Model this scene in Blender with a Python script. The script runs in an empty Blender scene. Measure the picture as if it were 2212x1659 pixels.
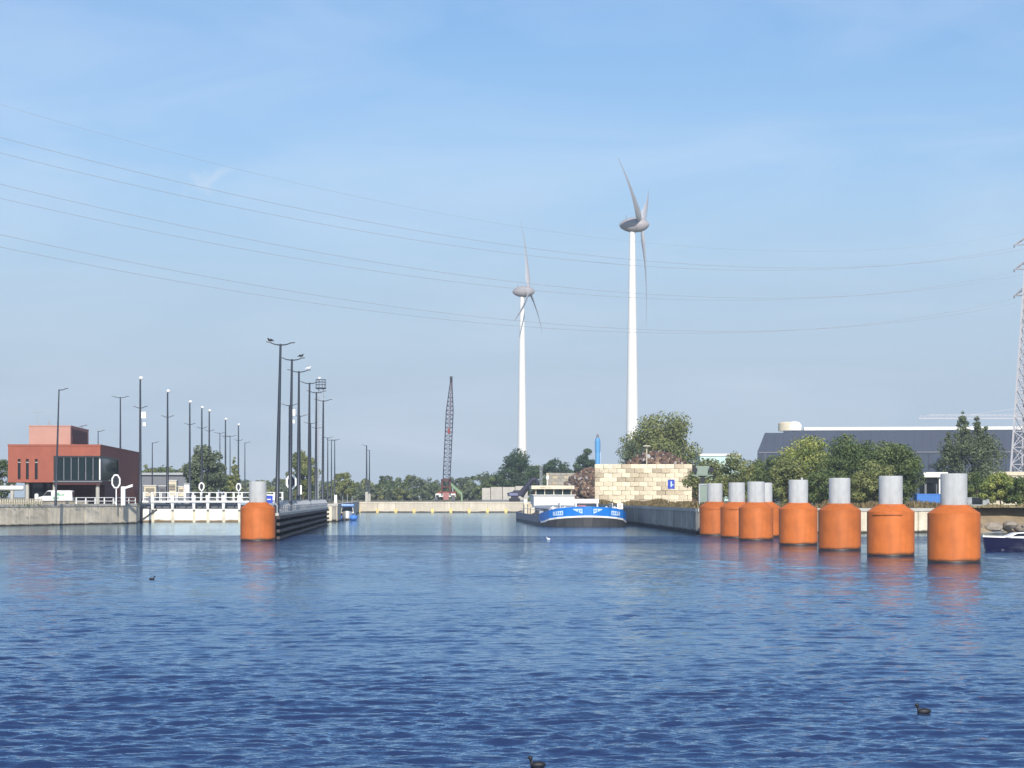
import bpy, math, random
import numpy as np
from mathutils import Vector, Matrix

# ------------------------------------------------------------------ camera, sky, sun, exposure
SC = bpy.context.scene
COL = SC.collection
F = 4600.0            # focal length in units of a 2212 px wide picture
CX, HOR = 1106.0, 1074.0
CAM_Z = 4.0
SUN_EL, SUN_AZ = math.radians(34), math.radians(4.0)   # sun behind the viewer, a touch to the right

cd = bpy.data.cameras.new('camera')
cam = bpy.data.objects.new('camera', cd); COL.objects.link(cam)
cam.location = (0, 0, CAM_Z); cam.rotation_euler = (math.radians(90), 0, 0)
cd.sensor_width = 36; cd.lens = 36 * F / 2212
cd.shift_y = (HOR - 829.5) / 2212
cd.clip_end = 20000; cd.clip_start = 0.5
SC.camera = cam

world = bpy.data.worlds.new('World'); SC.world = world; world.use_nodes = True
nt = world.node_tree; nt.nodes.clear()
wo = nt.nodes.new('ShaderNodeOutputWorld'); bg = nt.nodes.new('ShaderNodeBackground')
sky = nt.nodes.new('ShaderNodeTexSky'); sky.sky_type = 'NISHITA'; sky.sun_disc = False
sky.sun_elevation = SUN_EL; sky.sun_rotation = math.pi - SUN_AZ
sky.altitude = 0; sky.air_density = 1.0; sky.dust_density = 0.4; sky.ozone_density = 4.0
bg.inputs['Strength'].default_value = 0.122
# thin high cirrus, spread over the whole dome
tc = nt.nodes.new('ShaderNodeTexCoord'); mp = nt.nodes.new('ShaderNodeMapping')
mp.inputs['Scale'].default_value = (3.0, 3.0, 13.0)
mp.inputs['Rotation'].default_value = (0, 0.25, 0)
nz = nt.nodes.new('ShaderNodeTexNoise'); nz.inputs['Scale'].default_value = 1.7; nz.inputs['Detail'].default_value = 6
nz.inputs['Roughness'].default_value = 0.55; nz.inputs['Distortion'].default_value = 0.6
rp = nt.nodes.new('ShaderNodeValToRGB')
rp.color_ramp.elements[0].position = 0.46; rp.color_ramp.elements[0].color = (0, 0, 0, 1)
rp.color_ramp.elements[1].position = 0.80; rp.color_ramp.elements[1].color = (0.30, 0.30, 0.30, 1)
mx = nt.nodes.new('ShaderNodeMix'); mx.data_type = 'RGBA'
mx.inputs['B'].default_value = (6.6, 7.3, 8.2, 1)
nt.links.new(tc.outputs['Generated'], mp.inputs['Vector']); nt.links.new(mp.outputs['Vector'], nz.inputs['Vector'])
nt.links.new(nz.outputs['Fac'], rp.inputs['Fac']); nt.links.new(rp.outputs['Color'], mx.inputs['Factor'])
# pale summer haze low in the sky, all round the horizon
sxyz = nt.nodes.new('ShaderNodeSeparateXYZ'); nt.links.new(tc.outputs['Generated'], sxyz.inputs['Vector'])
hr = nt.nodes.new('ShaderNodeValToRGB'); he = hr.color_ramp.elements
he[0].position = 0.0; he[0].color = (0.92, 0.92, 0.92, 1); he[1].position = 0.32; he[1].color = (0, 0, 0, 1)
for pos, val in ((0.05, 0.90), (0.10, 0.62), (0.16, 0.26), (0.22, 0.08)):
    q = he.new(pos); q.color = (val, val, val, 1)
nt.links.new(sxyz.outputs['Z'], hr.inputs['Fac'])
hm_ = nt.nodes.new('ShaderNodeMix'); hm_.data_type = 'RGBA'; hm_.inputs['B'].default_value = (3.95, 4.85, 6.05, 1)
nt.links.new(hr.outputs['Color'], hm_.inputs['Factor']); hs_ = nt.nodes.new('ShaderNodeHueSaturation'); hs_.inputs['Saturation'].default_value = 1.13; hs_.inputs['Value'].default_value = 0.99
nt.links.new(sky.outputs['Color'], hs_.inputs['Color']); nt.links.new(hs_.outputs['Color'], hm_.inputs['A'])
nt.links.new(hm_.outputs['Result'], mx.inputs['A'])
# one small feathery cloud
wd = Vector(((448-CX)/F, 1.0, (HOR-384)/F)).normalized()
n4 = nt.nodes.new('ShaderNodeTexNoise'); n4.inputs['Scale'].default_value = 95; n4.inputs['Detail'].default_value = 4
nt.links.new(tc.outputs['Generated'], n4.inputs['Vector'])
d4 = nt.nodes.new('ShaderNodeVectorMath'); d4.operation = 'MULTIPLY_ADD'; d4.inputs[1].default_value = (0.022, 0.0, 0.022); nt.links.new(n4.outputs['Color'], d4.inputs[0]); nt.links.new(tc.outputs['Generated'], d4.inputs[2])
sb = nt.nodes.new('ShaderNodeVectorMath'); sb.operation = 'SUBTRACT'; sb.inputs[1].default_value = (wd.x+0.011, wd.y, wd.z+0.011)
nt.links.new(d4.outputs['Vector'], sb.inputs[0])
rt = nt.nodes.new('ShaderNodeMapping'); rt.inputs['Rotation'].default_value = (0, 0.56, 0); nt.links.new(sb.outputs['Vector'], rt.inputs['Vector'])
ml = nt.nodes.new('ShaderNodeVectorMath'); ml.operation = 'MULTIPLY'; ml.inputs[1].default_value = (1/0.0125, 1/0.012, 1/0.0042); nt.links.new(rt.outputs['Vector'], ml.inputs[0])
ln = nt.nodes.new('ShaderNodeVectorMath'); ln.operation = 'LENGTH'; nt.links.new(ml.outputs['Vector'], ln.inputs[0])
mr4 = nt.nodes.new('ShaderNodeMapRange'); mr4.interpolation_type = 'SMOOTHSTEP'; mr4.inputs['From Min'].default_value = 0.2; mr4.inputs['From Max'].default_value = 1.25; mr4.inputs['To Min'].default_value = 0.26; mr4.inputs['To Max'].default_value = 0
nt.links.new(ln.outputs['Value'], mr4.inputs['Value'])
cl4 = nt.nodes.new('ShaderNodeMix'); cl4.data_type = 'RGBA'; cl4.inputs['B'].default_value = (6.6, 7.0, 7.6, 1)
nt.links.new(mr4.outputs['Result'], cl4.inputs['Factor']); nt.links.new(mx.outputs['Result'], cl4.inputs['A']); nt.links.new(cl4.outputs['Result'], bg.inputs['Color'])
nt.links.new(bg.outputs['Background'], wo.inputs['Surface'])

sd = bpy.data.lights.new('sun', 'SUN'); sd.energy = 4.9; sd.angle = math.radians(0.5); sd.color = (1.0, 0.94, 0.86)
sun = bpy.data.objects.new('sun', sd); COL.objects.link(sun)
sdir = Vector((math.sin(SUN_AZ) * math.cos(SUN_EL), -math.cos(SUN_AZ) * math.cos(SUN_EL), math.sin(SUN_EL)))
sun.rotation_euler = sdir.to_track_quat('Z', 'Y').to_euler()
sun.location = (0, -40, 60)

SC.view_settings.view_transform = 'Standard'; SC.view_settings.look = 'None'
SC.view_settings.exposure = 0.15; SC.view_settings.gamma = 1.0
SC.view_settings.use_curve_mapping = False

# ------------------------------------------------------------------ helpers
def X(px, d): return (px - CX) / F * d
def Z(py, d): return CAM_Z + (HOR - py) / F * d
def dw(py): return CAM_Z * F / (py - HOR)        # distance of a point on the water line
R = math.radians
GROUND = 2.8

class MB:
    def __init__(s): s.v = []; s.f = []
    def _add(s, vs, fs):
        b = len(s.v); s.v += [tuple(p) for p in vs]; s.f += [tuple(i + b for i in f) for f in fs]; return s
    def box(s, x0, x1, y0, y1, z0, z1):
        return s._add([(x0,y0,z0),(x1,y0,z0),(x1,y1,z0),(x0,y1,z0),(x0,y0,z1),(x1,y0,z1),(x1,y1,z1),(x0,y1,z1)],
                      [(3,2,1,0),(4,5,6,7),(0,1,5,4),(1,2,6,5),(2,3,7,6),(3,0,4,7)])
    def cbox(s, c, sz): 
        return s.box(c[0]-sz[0]/2, c[0]+sz[0]/2, c[1]-sz[1]/2, c[1]+sz[1]/2, c[2]-sz[2]/2, c[2]+sz[2]/2)
    def hexa(s, p):     # eight free corners, bottom ring then top ring
        return s._add(p, [(3,2,1,0),(4,5,6,7),(0,1,5,4),(1,2,6,5),(2,3,7,6),(3,0,4,7)])
    def bar(s, p, q, w, h=None):
        h = h or w; p = Vector(p); q = Vector(q); d = (q - p).normalized()
        up = Vector((0,0,1)) if abs(d.z) < 0.95 else Vector((0,1,0))
        a = d.cross(up).normalized() * (w/2); b = a.cross(d).normalized() * (h/2)
        return s.hexa([p-a-b, p+a-b, p+a+b, p-a+b, q-a-b, q+a-b, q+a+b, q-a+b])
    def tube(s, p, q, r0, r1=None, n=8):
        r1 = r0 if r1 is None else r1
        p = Vector(p); q = Vector(q); d = (q - p).normalized()
        up = Vector((0,0,1)) if abs(d.z) < 0.95 else Vector((0,1,0))
        a = d.cross(up).normalized(); b = a.cross(d).normalized()
        vs = []
        for (c, r) in ((p, r0), (q, r1)):
            for i in range(n):
                t = 2*math.pi*i/n; vs.append(c + a*(r*math.cos(t)) + b*(r*math.sin(t)))
        fs = [(i, (i+1) % n, n+(i+1) % n, n+i) for i in range(n)] + [tuple(range(n-1,-1,-1)), tuple(range(n, 2*n))]
        return s._add(vs, fs)
    def path(s, pts, r, n=6):
        pts = [Vector(p) for p in pts]; vs = []; fs = []
        for k, p in enumerate(pts):
            d = (pts[min(k+1, len(pts)-1)] - pts[max(k-1, 0)]).normalized()
            up = Vector((0,0,1)) if abs(d.z) < 0.95 else Vector((0,1,0))
            a = d.cross(up).normalized(); b = a.cross(d).normalized()
            rr = r[k] if isinstance(r, (list, tuple)) else r
            for i in range(n):
                t = 2*math.pi*i/n; vs.append(p + a*(rr*math.cos(t)) + b*(rr*math.sin(t)))
        for k in range(len(pts)-1):
            for i in range(n):
                fs.append((k*n+i, k*n+(i+1) % n, (k+1)*n+(i+1) % n, (k+1)*n+i))
        m = (len(pts)-1)*n
        fs += [tuple(range(n-1,-1,-1)), tuple(range(m, m+n))]
        return s._add(vs, fs)
    def lathe(s, prof, n=24, c=(0,0,0)):
        vs = []; fs = []
        for r, z in prof:
            for i in range(n):
                t = 2*math.pi*i/n; vs.append((c[0]+r*math.cos(t), c[1]+r*math.sin(t), c[2]+z))
        for k in range(len(prof)-1):
            for i in range(n):
                fs.append((k*n+i, k*n+(i+1) % n, (k+1)*n+(i+1) % n, (k+1)*n+i))
        m = (len(prof)-1)*n
        fs += [tuple(range(n-1,-1,-1)), tuple(range(m, m+n))]
        return s._add(vs, fs)
    def ell(s, c, r, n=14, m=9):
        vs = [(c[0], c[1], c[2]-r[2])]; fs = []
        for k in range(1, m):
            ph = -math.pi/2 + math.pi*k/m
            for i in range(n):
                t = 2*math.pi*i/n
                vs.append((c[0]+r[0]*math.cos(ph)*math.cos(t), c[1]+r[1]*math.cos(ph)*math.sin(t), c[2]+r[2]*math.sin(ph)))
        vs.append((c[0], c[1], c[2]+r[2]))
        for i in range(n): fs.append((0, 1+(i+1) % n, 1+i))
        for k in range(m-2):
            for i in range(n):
                a = 1+k*n+i; b = 1+k*n+(i+1) % n; fs.append((a, b, b+n, a+n))
        t0 = 1+(m-2)*n
        for i in range(n): fs.append((t0+i, t0+(i+1) % n, len(vs)-1))
        return s._add(vs, fs)
    def prism(s, poly, z0, z1):       # polygon in x,y
        n = len(poly)
        return s._add([(x,y,z0) for x,y in poly] + [(x,y,z1) for x,y in poly],
                      [tuple(range(n-1,-1,-1)), tuple(range(n,2*n))] + [(i,(i+1)%n,n+(i+1)%n,n+i) for i in range(n)])
    def prism_y(s, poly, y0, y1):     # polygon in x,z pushed along y
        n = len(poly)
        return s._add([(x,y0,z) for x,z in poly] + [(x,y1,z) for x,z in poly],
                      [tuple(range(n)), tuple(range(2*n-1,n-1,-1))] + [(i,n+i,n+(i+1)%n,(i+1)%n) for i in range(n)])
    def ring(s, c, rx, rz, w, y0, y1, n=8, rot=0.0):   # a flat rim in the x,z plane
        out = [(c[0]+rx*math.cos(2*math.pi*(i+rot)/n), c[1]+rz*math.sin(2*math.pi*(i+rot)/n)) for i in range(n)]
        inn = [(c[0]+(rx-w)*math.cos(2*math.pi*(i+rot)/n), c[1]+(rz-w)*math.sin(2*math.pi*(i+rot)/n)) for i in range(n)]
        vs = [(x,y0,z) for x,z in out]+[(x,y0,z) for x,z in inn]+[(x,y1,z) for x,z in out]+[(x,y1,z) for x,z in inn]
        fs = []
        for i in range(n):
            j = (i+1) % n
            fs += [(i,j,n+j,n+i), (2*n+j,2*n+i,3*n+i,3*n+j), (i,2*n+i,2*n+j,j), (n+i,n+j,3*n+j,3*n+i)]
        return s._add(vs, fs)
    def mesh(s, name, m, smooth=False):
        me = bpy.data.meshes.new(name); me.from_pydata(s.v, [], s.f); me.update()
        me.materials.append(m)
        if smooth:
            me.polygons.foreach_set('use_smooth', [True]*len(me.polygons))
            try: me.set_sharp_from_angle(angle=R(38))
            except Exception: pass
        return me
    def build(s, name, m, parent=None, smooth=False, loc=(0,0,0)):
        o = bpy.data.objects.new(name, s.mesh(name, m, smooth)); COL.objects.link(o)
        o.parent = parent; o.location = loc
        return o

def tag(o, label=None, cat=None, group=None, kind=None):
    if label: o['label'] = label
    if cat: o['category'] = cat
    if group: o['group'] = group
    if kind: o['kind'] = kind
    return o

def thing(name, label, cat, loc=(0,0,0), rz=0.0, group=None):
    o = bpy.data.objects.new(name, None); COL.objects.link(o)
    o.empty_display_size = 0.5
    o.location = loc; o.rotation_euler = (0, 0, rz)
    return tag(o, label, cat, group)

def dup(src, loc, rz=None, label=None, group=None, scale=None):
    r = src.copy(); COL.objects.link(r); r.location = loc
    if rz is not None: r.rotation_euler = (r.rotation_euler[0], r.rotation_euler[1], rz)
    if scale: r.scale = scale
    if label: r['label'] = label
    if group: r['group'] = group
    def rec(a, b):
        for ch in [c for c in KIDS.get(a.name, [])]:
            c = ch.copy(); COL.objects.link(c); c.parent = b
            rec(ch, c)
    KIDS.clear()
    for o in list(COL.objects):
        if o.parent: KIDS.setdefault(o.parent.name, []).append(o)
    rec(src, r)
    return r
KIDS = {}

def np_mesh(name, verts, quads, m, cols=None, smooth=False):
    me = bpy.data.meshes.new(name)
    nv, nf = len(verts), len(quads); k = quads.shape[1]
    me.vertices.add(nv); me.vertices.foreach_set('co', np.ascontiguousarray(verts, dtype=np.float32).ravel())
    me.loops.add(nf*k); me.loops.foreach_set('vertex_index', np.ascontiguousarray(quads, dtype=np.int32).ravel())
    me.polygons.add(nf); me.polygons.foreach_set('loop_start', np.arange(0, nf*k, k, dtype=np.int32))
    if smooth: me.polygons.foreach_set('use_smooth', np.ones(nf, dtype=bool))
    me.update(calc_edges=True)
    if cols is not None:
        a = me.color_attributes.new('Col', 'FLOAT_COLOR', 'POINT')
        c4 = np.ones((nv, 4), dtype=np.float32); c4[:, :3] = cols
        a.data.foreach_set('color', c4.ravel())
    me.materials.append(m)
    return me

# ------------------------------------------------------------------ materials
MATS = {}
def mat(name, col, rough=0.6, var=0.12, scale=1.5, metal=0.0, bump=0.0, streak=0.0, col2=None, tide=None, spec=0.5, stretch=(1,1,1)):
    if name in MATS: return MATS[name]
    m = bpy.data.materials.new(name); m.use_nodes = True; n = m.node_tree.nodes; L = m.node_tree.links
    b = n['Principled BSDF']; b.inputs['Roughness'].default_value = rough; b.inputs['Metallic'].default_value = metal
    b.inputs['Specular IOR Level'].default_value = spec
    tcn = n.new('ShaderNodeTexCoord'); mpn = n.new('ShaderNodeMapping'); mpn.inputs['Scale'].default_value = stretch
    L.new(tcn.outputs['Object'], mpn.inputs['Vector'])
    ns = n.new('ShaderNodeTexNoise'); ns.inputs['Scale'].default_value = scale; ns.inputs['Detail'].default_value = 5
    ns.inputs['Roughness'].default_value = 0.62
    L.new(mpn.outputs['Vector'], ns.inputs['Vector'])
    rmp = n.new('ShaderNodeValToRGB'); e = rmp.color_ramp.elements
    e[0].position = 0.3; e[1].position = 0.72
    lo = tuple(c*(1-var) for c in col); hi = col2 if col2 else tuple(min(1, c*(1+var)) for c in col)
    e[0].color = (*lo, 1); e[1].color = (*hi, 1)
    L.new(ns.outputs['Fac'], rmp.inputs['Fac'])
    out = rmp.outputs['Color']
    info = n.new('ShaderNodeObjectInfo')
    hv = n.new('ShaderNodeHueSaturation'); mr = n.new('ShaderNodeMapRange')
    mr.inputs['To Min'].default_value = 1 - var*0.6; mr.inputs['To Max'].default_value = 1 + var*0.6
    L.new(info.outputs['Random'], mr.inputs['Value']); L.new(mr.outputs['Result'], hv.inputs['Value'])
    L.new(out, hv.inputs['Color']); out = hv.outputs['Color']
    if streak:
        m2 = n.new('ShaderNodeMapping'); m2.inputs['Scale'].default_value = (1.3, 1.3, 0.13)
        n2 = n.new('ShaderNodeTexNoise'); n2.inputs['Scale'].default_value = 1.6; n2.inputs['Detail'].default_value = 6
        r2 = n.new('ShaderNodeValToRGB'); r2.color_ramp.elements[0].position = 0.38; r2.color_ramp.elements[1].position = 0.62
        r2.color_ramp.elements[0].color = (1-streak, 1-streak, 1-streak*1.05, 1); r2.color_ramp.elements[1].color = (1,1,1,1)
        mu = n.new('ShaderNodeMix'); mu.data_type = 'RGBA'; mu.blend_type = 'MULTIPLY'; mu.inputs['Factor'].default_value = 1
        L.new(tcn.outputs['Object'], m2.inputs['Vector']); L.new(m2.outputs['Vector'], n2.inputs['Vector'])
        L.new(n2.outputs['Fac'], r2.inputs['Fac']); L.new(out, mu.inputs['A']); L.new(r2.outputs['Color'], mu.inputs['B'])
        out = mu.outputs['Result']
    if tide:       # algae and rust band, (world height, colour, blur)
        geo = n.new('ShaderNodeNewGeometry'); sx = n.new('ShaderNodeSeparateXYZ'); L.new(geo.outputs['Position'], sx.inputs['Vector'])
        ad = n.new('ShaderNodeMath'); ad.operation = 'MULTIPLY_ADD'; ad.inputs[1].default_value = -0.5
        L.new(ns.outputs['Fac'], ad.inputs[0]); L.new(sx.outputs['Z'], ad.inputs[2])
        m3 = n.new('ShaderNodeMapRange'); m3.inputs['From Min'].default_value = tide[0]-tide[2]-0.25; m3.inputs['From Max'].default_value = tide[0]+tide[2]-0.25
        m3.inputs['To Min'].default_value = 1; m3.inputs['To Max'].default_value = 0
        L.new(ad.outputs[0], m3.inputs['Value'])
        m4 = n.new('ShaderNodeMix'); m4.data_type = 'RGBA'; m4.inputs['B'].default_value = (*tide[1], 1)
        L.new(m3.outputs['Result'], m4.inputs['Factor']); L.new(out, m4.inputs['A']); out = m4.outputs['Result']
    L.new(out, b.inputs['Base Color'])
    if bump:
        bn = n.new('ShaderNodeBump'); bn.inputs['Strength'].default_value = bump; bn.inputs['Distance'].default_value = 0.05
        L.new(ns.outputs['Fac'], bn.inputs['Height']); L.new(bn.outputs['Normal'], b.inputs['Normal'])
    MATS[name] = m
    return m

def leaf_mat(name):
    m = bpy.data.materials.new(name); m.use_nodes = True; n = m.node_tree.nodes; L = m.node_tree.links
    b = n['Principled BSDF']; b.inputs['Roughness'].default_value = 0.6; b.inputs['Specular IOR Level'].default_value = 0.25
    a = n.new('ShaderNodeAttribute'); a.attribute_name = 'Col'
    L.new(a.outputs['Color'], b.inputs['Base Color'])
    tr = n.new('ShaderNodeBsdfTranslucent'); mxs = n.new('ShaderNodeMixShader'); mxs.inputs[0].default_value = 0.28
    L.new(a.outputs['Color'], tr.inputs['Color'])
    L.new(b.outputs[0], mxs.inputs[1]); L.new(tr.outputs[0], mxs.inputs[2])
    L.new(mxs.outputs[0], n['Material Output'].inputs['Surface'])
    return m
LEAF = leaf_mat('leaf')

def attr_mat(name, rough=0.7, metal=0.0):
    m = bpy.data.materials.new(name); m.use_nodes = True; n = m.node_tree.nodes
    b = n['Principled BSDF']; b.inputs['Roughness'].default_value = rough; b.inputs['Metallic'].default_value = metal
    a = n.new('ShaderNodeAttribute'); a.attribute_name = 'Col'
    m.node_tree.links.new(a.outputs['Color'], b.inputs['Base Color'])
    return m

ORANGE = mat('orange_paint', (0.555, 0.138, 0.020), 0.62, 0.20, 0.8, col2=(0.61, 0.160, 0.026), streak=0.15, tide=(0.22, (0.10,0.045,0.02), 0.10))
CAPGREY = mat('grey_cap', (0.45, 0.455, 0.445), 0.75, 0.10, 1.4, streak=0.16)
WETBLACK = mat('wet_rubber', (0.015, 0.013, 0.012), 0.5, 0.2)
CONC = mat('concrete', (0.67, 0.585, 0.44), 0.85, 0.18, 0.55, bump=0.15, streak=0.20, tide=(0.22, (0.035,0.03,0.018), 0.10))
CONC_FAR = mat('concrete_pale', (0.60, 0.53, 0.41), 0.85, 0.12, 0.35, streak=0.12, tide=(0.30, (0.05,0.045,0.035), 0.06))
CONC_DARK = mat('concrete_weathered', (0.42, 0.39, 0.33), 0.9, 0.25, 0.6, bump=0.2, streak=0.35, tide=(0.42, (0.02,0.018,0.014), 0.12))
CONC_PLAIN = mat('concrete_plain', (0.46, 0.44, 0.39), 0.85, 0.12, 0.8)
BLOCK = mat('block_concrete', (0.80, 0.70, 0.51), 0.9, 0.24, 0.7, bump=0.3, streak=0.14)
BLOCK_GREY = mat('block_grey', (0.40, 0.37, 0.31), 0.9, 0.20, 0.7, bump=0.3, streak=0.2)
WHITE = mat('white_paint', (0.80, 0.79, 0.75), 0.5, 0.04, 1.0)
WHITE_GATE = mat('white_gate_paint', (0.82, 0.80, 0.72), 0.6, 0.05, 0.6, streak=0.05, tide=(0.34, (0.16,0.10,0.035), 0.14))
CREAM = mat('cream_paint', (0.62, 0.56, 0.42), 0.6, 0.08)
RED = mat('red_render', (0.33, 0.098, 0.060), 0.85, 0.10, 0.5, bump=0.1, streak=0.06)
PINK = mat('pink_render', (0.46, 0.25, 0.195), 0.85, 0.06, 0.5)
MAROON = mat('dark_maroon', (0.09, 0.022, 0.022), 0.7, 0.12)  # ground-floor wall tone; also painted shade on roof block, reflection on van
BLACKM = mat('black_metal', (0.012, 0.014, 0.018), 0.45, 0.1)
NAVYM = mat('dark_blue_grey_metal', (0.025, 0.032, 0.045), 0.45, 0.1, metal=0.0)
GALV = mat('galvanised', (0.36, 0.38, 0.40), 0.5, 0.08, metal=0.2)
PYL = mat('pale_galvanised', (0.52, 0.51, 0.53), 0.6, 0.06)
WIRE = mat('wire_haze_pale', (0.42, 0.45, 0.50), 0.6, 0.02)  # paleness from haze is put into the wire colour
TURB = mat('turbine_white', (0.80, 0.80, 0.77), 0.5, 0.02, 0.1)
NACEL = mat('nacelle_grey', (0.36, 0.34, 0.345), 0.55, 0.04, 0.3)
BLUE_HULL = mat('blue_hull_paint', (0.010, 0.19, 0.62), 0.4, 0.08, 0.8)
DARK_HULL = mat('dark_hull_paint', (0.05, 0.05, 0.052), 0.55, 0.2, 0.8, streak=0.2)
GREY_HULL = mat('grey_hull_paint', (0.30, 0.28, 0.31), 0.55, 0.15, 0.8, streak=0.2)
LBLUE = mat('light_blue_paint', (0.52, 0.66, 0.84), 0.5, 0.08)
SIGNBLUE = mat('sign_blue', (0.02, 0.06, 0.42), 0.5, 0.04)
BOATBLUE = mat('boat_blue', (0.05, 0.19, 0.55), 0.5, 0.1)
NAVY = mat('navy_hull', (0.006, 0.006, 0.035), 0.25, 0.05)
SILO = mat('silo_blue', (0.10, 0.32, 0.60), 0.45, 0.05)
TEAL = mat('pale_teal_sheet', (0.52, 0.70, 0.66), 0.5, 0.04)
SLATE = mat('slate_cladding', (0.042, 0.062, 0.100), 0.6, 0.08, 0.2)
SLATE2 = mat('slate_roof', (0.034, 0.048, 0.080), 0.55, 0.08, 0.2)
GREYSHED = mat('grey_sheet', (0.17, 0.18, 0.20), 0.7, 0.06)
RUSTRED = mat('crane_red', (0.26, 0.06, 0.05), 0.6, 0.2)
BOOM = mat('boom_paint', (0.022, 0.022, 0.045), 0.6, 0.1)
GREEN = mat('green_paint', (0.19, 0.29, 0.17), 0.5, 0.1)
YELLOW = mat('yellow_post', (0.72, 0.55, 0.20), 0.6, 0.1)
FENDER = mat('fender_timber', (0.075, 0.062, 0.060), 0.8, 0.3, 1.2, stretch=(4,0.5,4), bump=0.2)
FENDER_BK = mat('fender_black', (0.008, 0.008, 0.009), 0.7, 0.2)
BARK = mat('bark', (0.10, 0.08, 0.06), 0.9, 0.2, 3)
ROCK = mat('rock', (0.26, 0.22, 0.17), 0.9, 0.25, 1.2, bump=0.4)
DRYSOIL = mat('dry_soil', (0.34, 0.26, 0.16), 0.95, 0.25, 0.5, bump=0.3)
BIRD = mat('dark_feathers', (0.012, 0.012, 0.016), 0.6, 0.1)
GULL = mat('white_feathers', (0.8, 0.8, 0.8), 0.6, 0.03)
BEAK = mat('beak', (0.55, 0.35, 0.2), 0.5, 0.02)
VANGREEN = mat('van_green', (0.18, 0.48, 0.28), 0.4, 0.03)
SCRAP = attr_mat('scrap_metal', 0.75, 0.0)

def glass(name, col, rough=0.05):
    m = bpy.data.materials.new(name); m.use_nodes = True
    b = m.node_tree.nodes['Principled BSDF']; b.inputs['Base Color'].default_value = (*col, 1)
    b.inputs['Roughness'].default_value = rough; b.inputs['Alpha'].default_value = 0.8
    b.inputs['IOR'].default_value = 1.5; b.inputs['Specular IOR Level'].default_value = 0.04
    return m
GLASS = glass('tinted_glass', (0.02, 0.035, 0.04))
DGLASS = mat('dark_glass', (0.012, 0.016, 0.02), 0.06, 0.05)

# ------------------------------------------------------------------ ground
SH = dict(A=(-198,0), B=(-57.0,323), C=(-59.6,341), D=(-72,560), E=(-48.2,560), Fp=(-36.5,341), G=(-31,345), H=(-28.3,345),
          I=(-40,557), J=(8,557), K=(13.4,400), K2=(16.2,345), L=(17.9,312), M=(20.2,230), N=(50.5,240), O=(57,244), P=(95,240), Q=(400,150))
def ground_mat():
    m = bpy.data.materials.new('ground'); m.use_nodes = True; n = m.node_tree.nodes; L = m.node_tree.links
    b = n['Principled BSDF']; b.inputs['Roughness'].default_value = 0.95
    t = n.new('ShaderNodeTexCoord'); ns = n.new('ShaderNodeTexNoise'); ns.inputs['Scale'].default_value = 0.05; ns.inputs['Detail'].default_value = 8
    r = n.new('ShaderNodeValToRGB'); e = r.color_ramp.elements
    e[0].position = 0.38; e[0].color = (0.075, 0.085, 0.03, 1); e[1].position = 0.62; e[1].color = (0.27, 0.23, 0.14, 1)
    L.new(t.outputs['Object'], ns.inputs['Vector']); L.new(ns.outputs['Fac'], r.inputs['Fac']); L.new(r.outputs['Color'], b.inputs['Base Color'])
    return m
g = MB()
def poly(keys): 
    pts = [SH[k] if isinstance(k, str) else k for k in keys]
    g._add([(x, y, GROUND) for x, y in pts], [tuple(range(len(pts)))])
poly([(-6000,0), 'A', 'B', 'C', 'D', (-72,9000), (-6000,9000)])
poly(['D', 'E', 'I', 'J', (8,9000), (-72,9000)])
poly(['Fp', 'G', 'H', 'I', 'E'])
poly(['J', 'K', 'K2', 'L', 'M', 'N', 'O', 'P', 'Q', (6000,150), (6000,9000), (8,9000)])
tag(g.build('ground', ground_mat()), kind='structure')

# ------------------------------------------------------------------ water: a wind-rippled sheet
def graded(vals_lo, vals_hi, core0, core1, step, grow):
    a = [core0]
    while a[-1] < core1: a.append(a[-1] + step)
    s = step
    while a[-1] < vals_hi: s = min(s*grow, 25); a.append(a[-1] + s)
    b = []; c = core0; s = step
    while c > vals_lo: s = min(s*grow, 25); c -= s; b.append(c)
    return np.array(b[::-1] + a)
def steps(start, parts):
    v = [start]
    for end, st, grow in parts:
        d_ = st if st else v[-1]-v[-2]
        while v[-1] < end: v.append(v[-1] + d_); d_ = min(d_*grow, 25)
    return np.array(v)
xp = steps(0, [(9, 0.066, 1.0), (75, 0.066, 1.0108), (460, None, 1.07)])
xs = np.concatenate([-xp[:0:-1], xp])
yn = steps(28, [(42, 0.062, 1.0), (205, 0.062, 1.0038), (640, None, 1.02)])
yb = 28 - steps(0, [(90, 0.12, 1.06)])[1:]
ys = np.concatenate([yb[::-1], yn])
gx, gy = np.meshgrid(xs, ys)
sp = np.maximum(np.gradient(xs)[None, :] * 0.75, np.gradient(ys)[:, None])
rng = np.random.default_rng(11)
def calm(x, y):       # sheltered water inside the lock approach, wind lanes outside
    lane = 0.17*np.sin(x*0.031 + y*0.05 + 1.0 + 0.8*np.sin(x*0.06)) + 0.14*np.sin(x*0.017 - y*0.16 + np.sin(x*0.05+y*0.03)) + 0.08*np.sin(x*0.3 + y*0.21)*np.sin(y*0.4 - x*0.11)
    ramp = lambda v, e0, e1: np.clip((v-e0)/(e1-e0), 0, 1)**2 * (3 - 2*np.clip((v-e0)/(e1-e0), 0, 1))
    yy = y + 0.05*x + 2.5*np.sin(x*0.07) + 1.2*np.sin(x*0.19+1)
    k = ramp(yy, 216, 224)                                            # the lock approach lies in the lee
    gust = ramp(yy, 184, 189)*(1-k)                                   # one ruffled lane in front of it
    ease = ramp(yy, 105, 150)*(1-ramp(yy, 184, 189))
    return (1 + lane) * (1 - 0.82*k) * (1 + 0.55*gust) * (1 - 0.28*ease)
wx = gx + 0.35*np.sin(gy*0.9 + gx*0.31) + 0.2*np.sin(gx*1.5 - gy*0.6)
wy = gy + 0.3*np.sin(gx*0.8 + gy*0.2) + 0.16*np.sin(gx*1.9 + 2)
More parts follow.
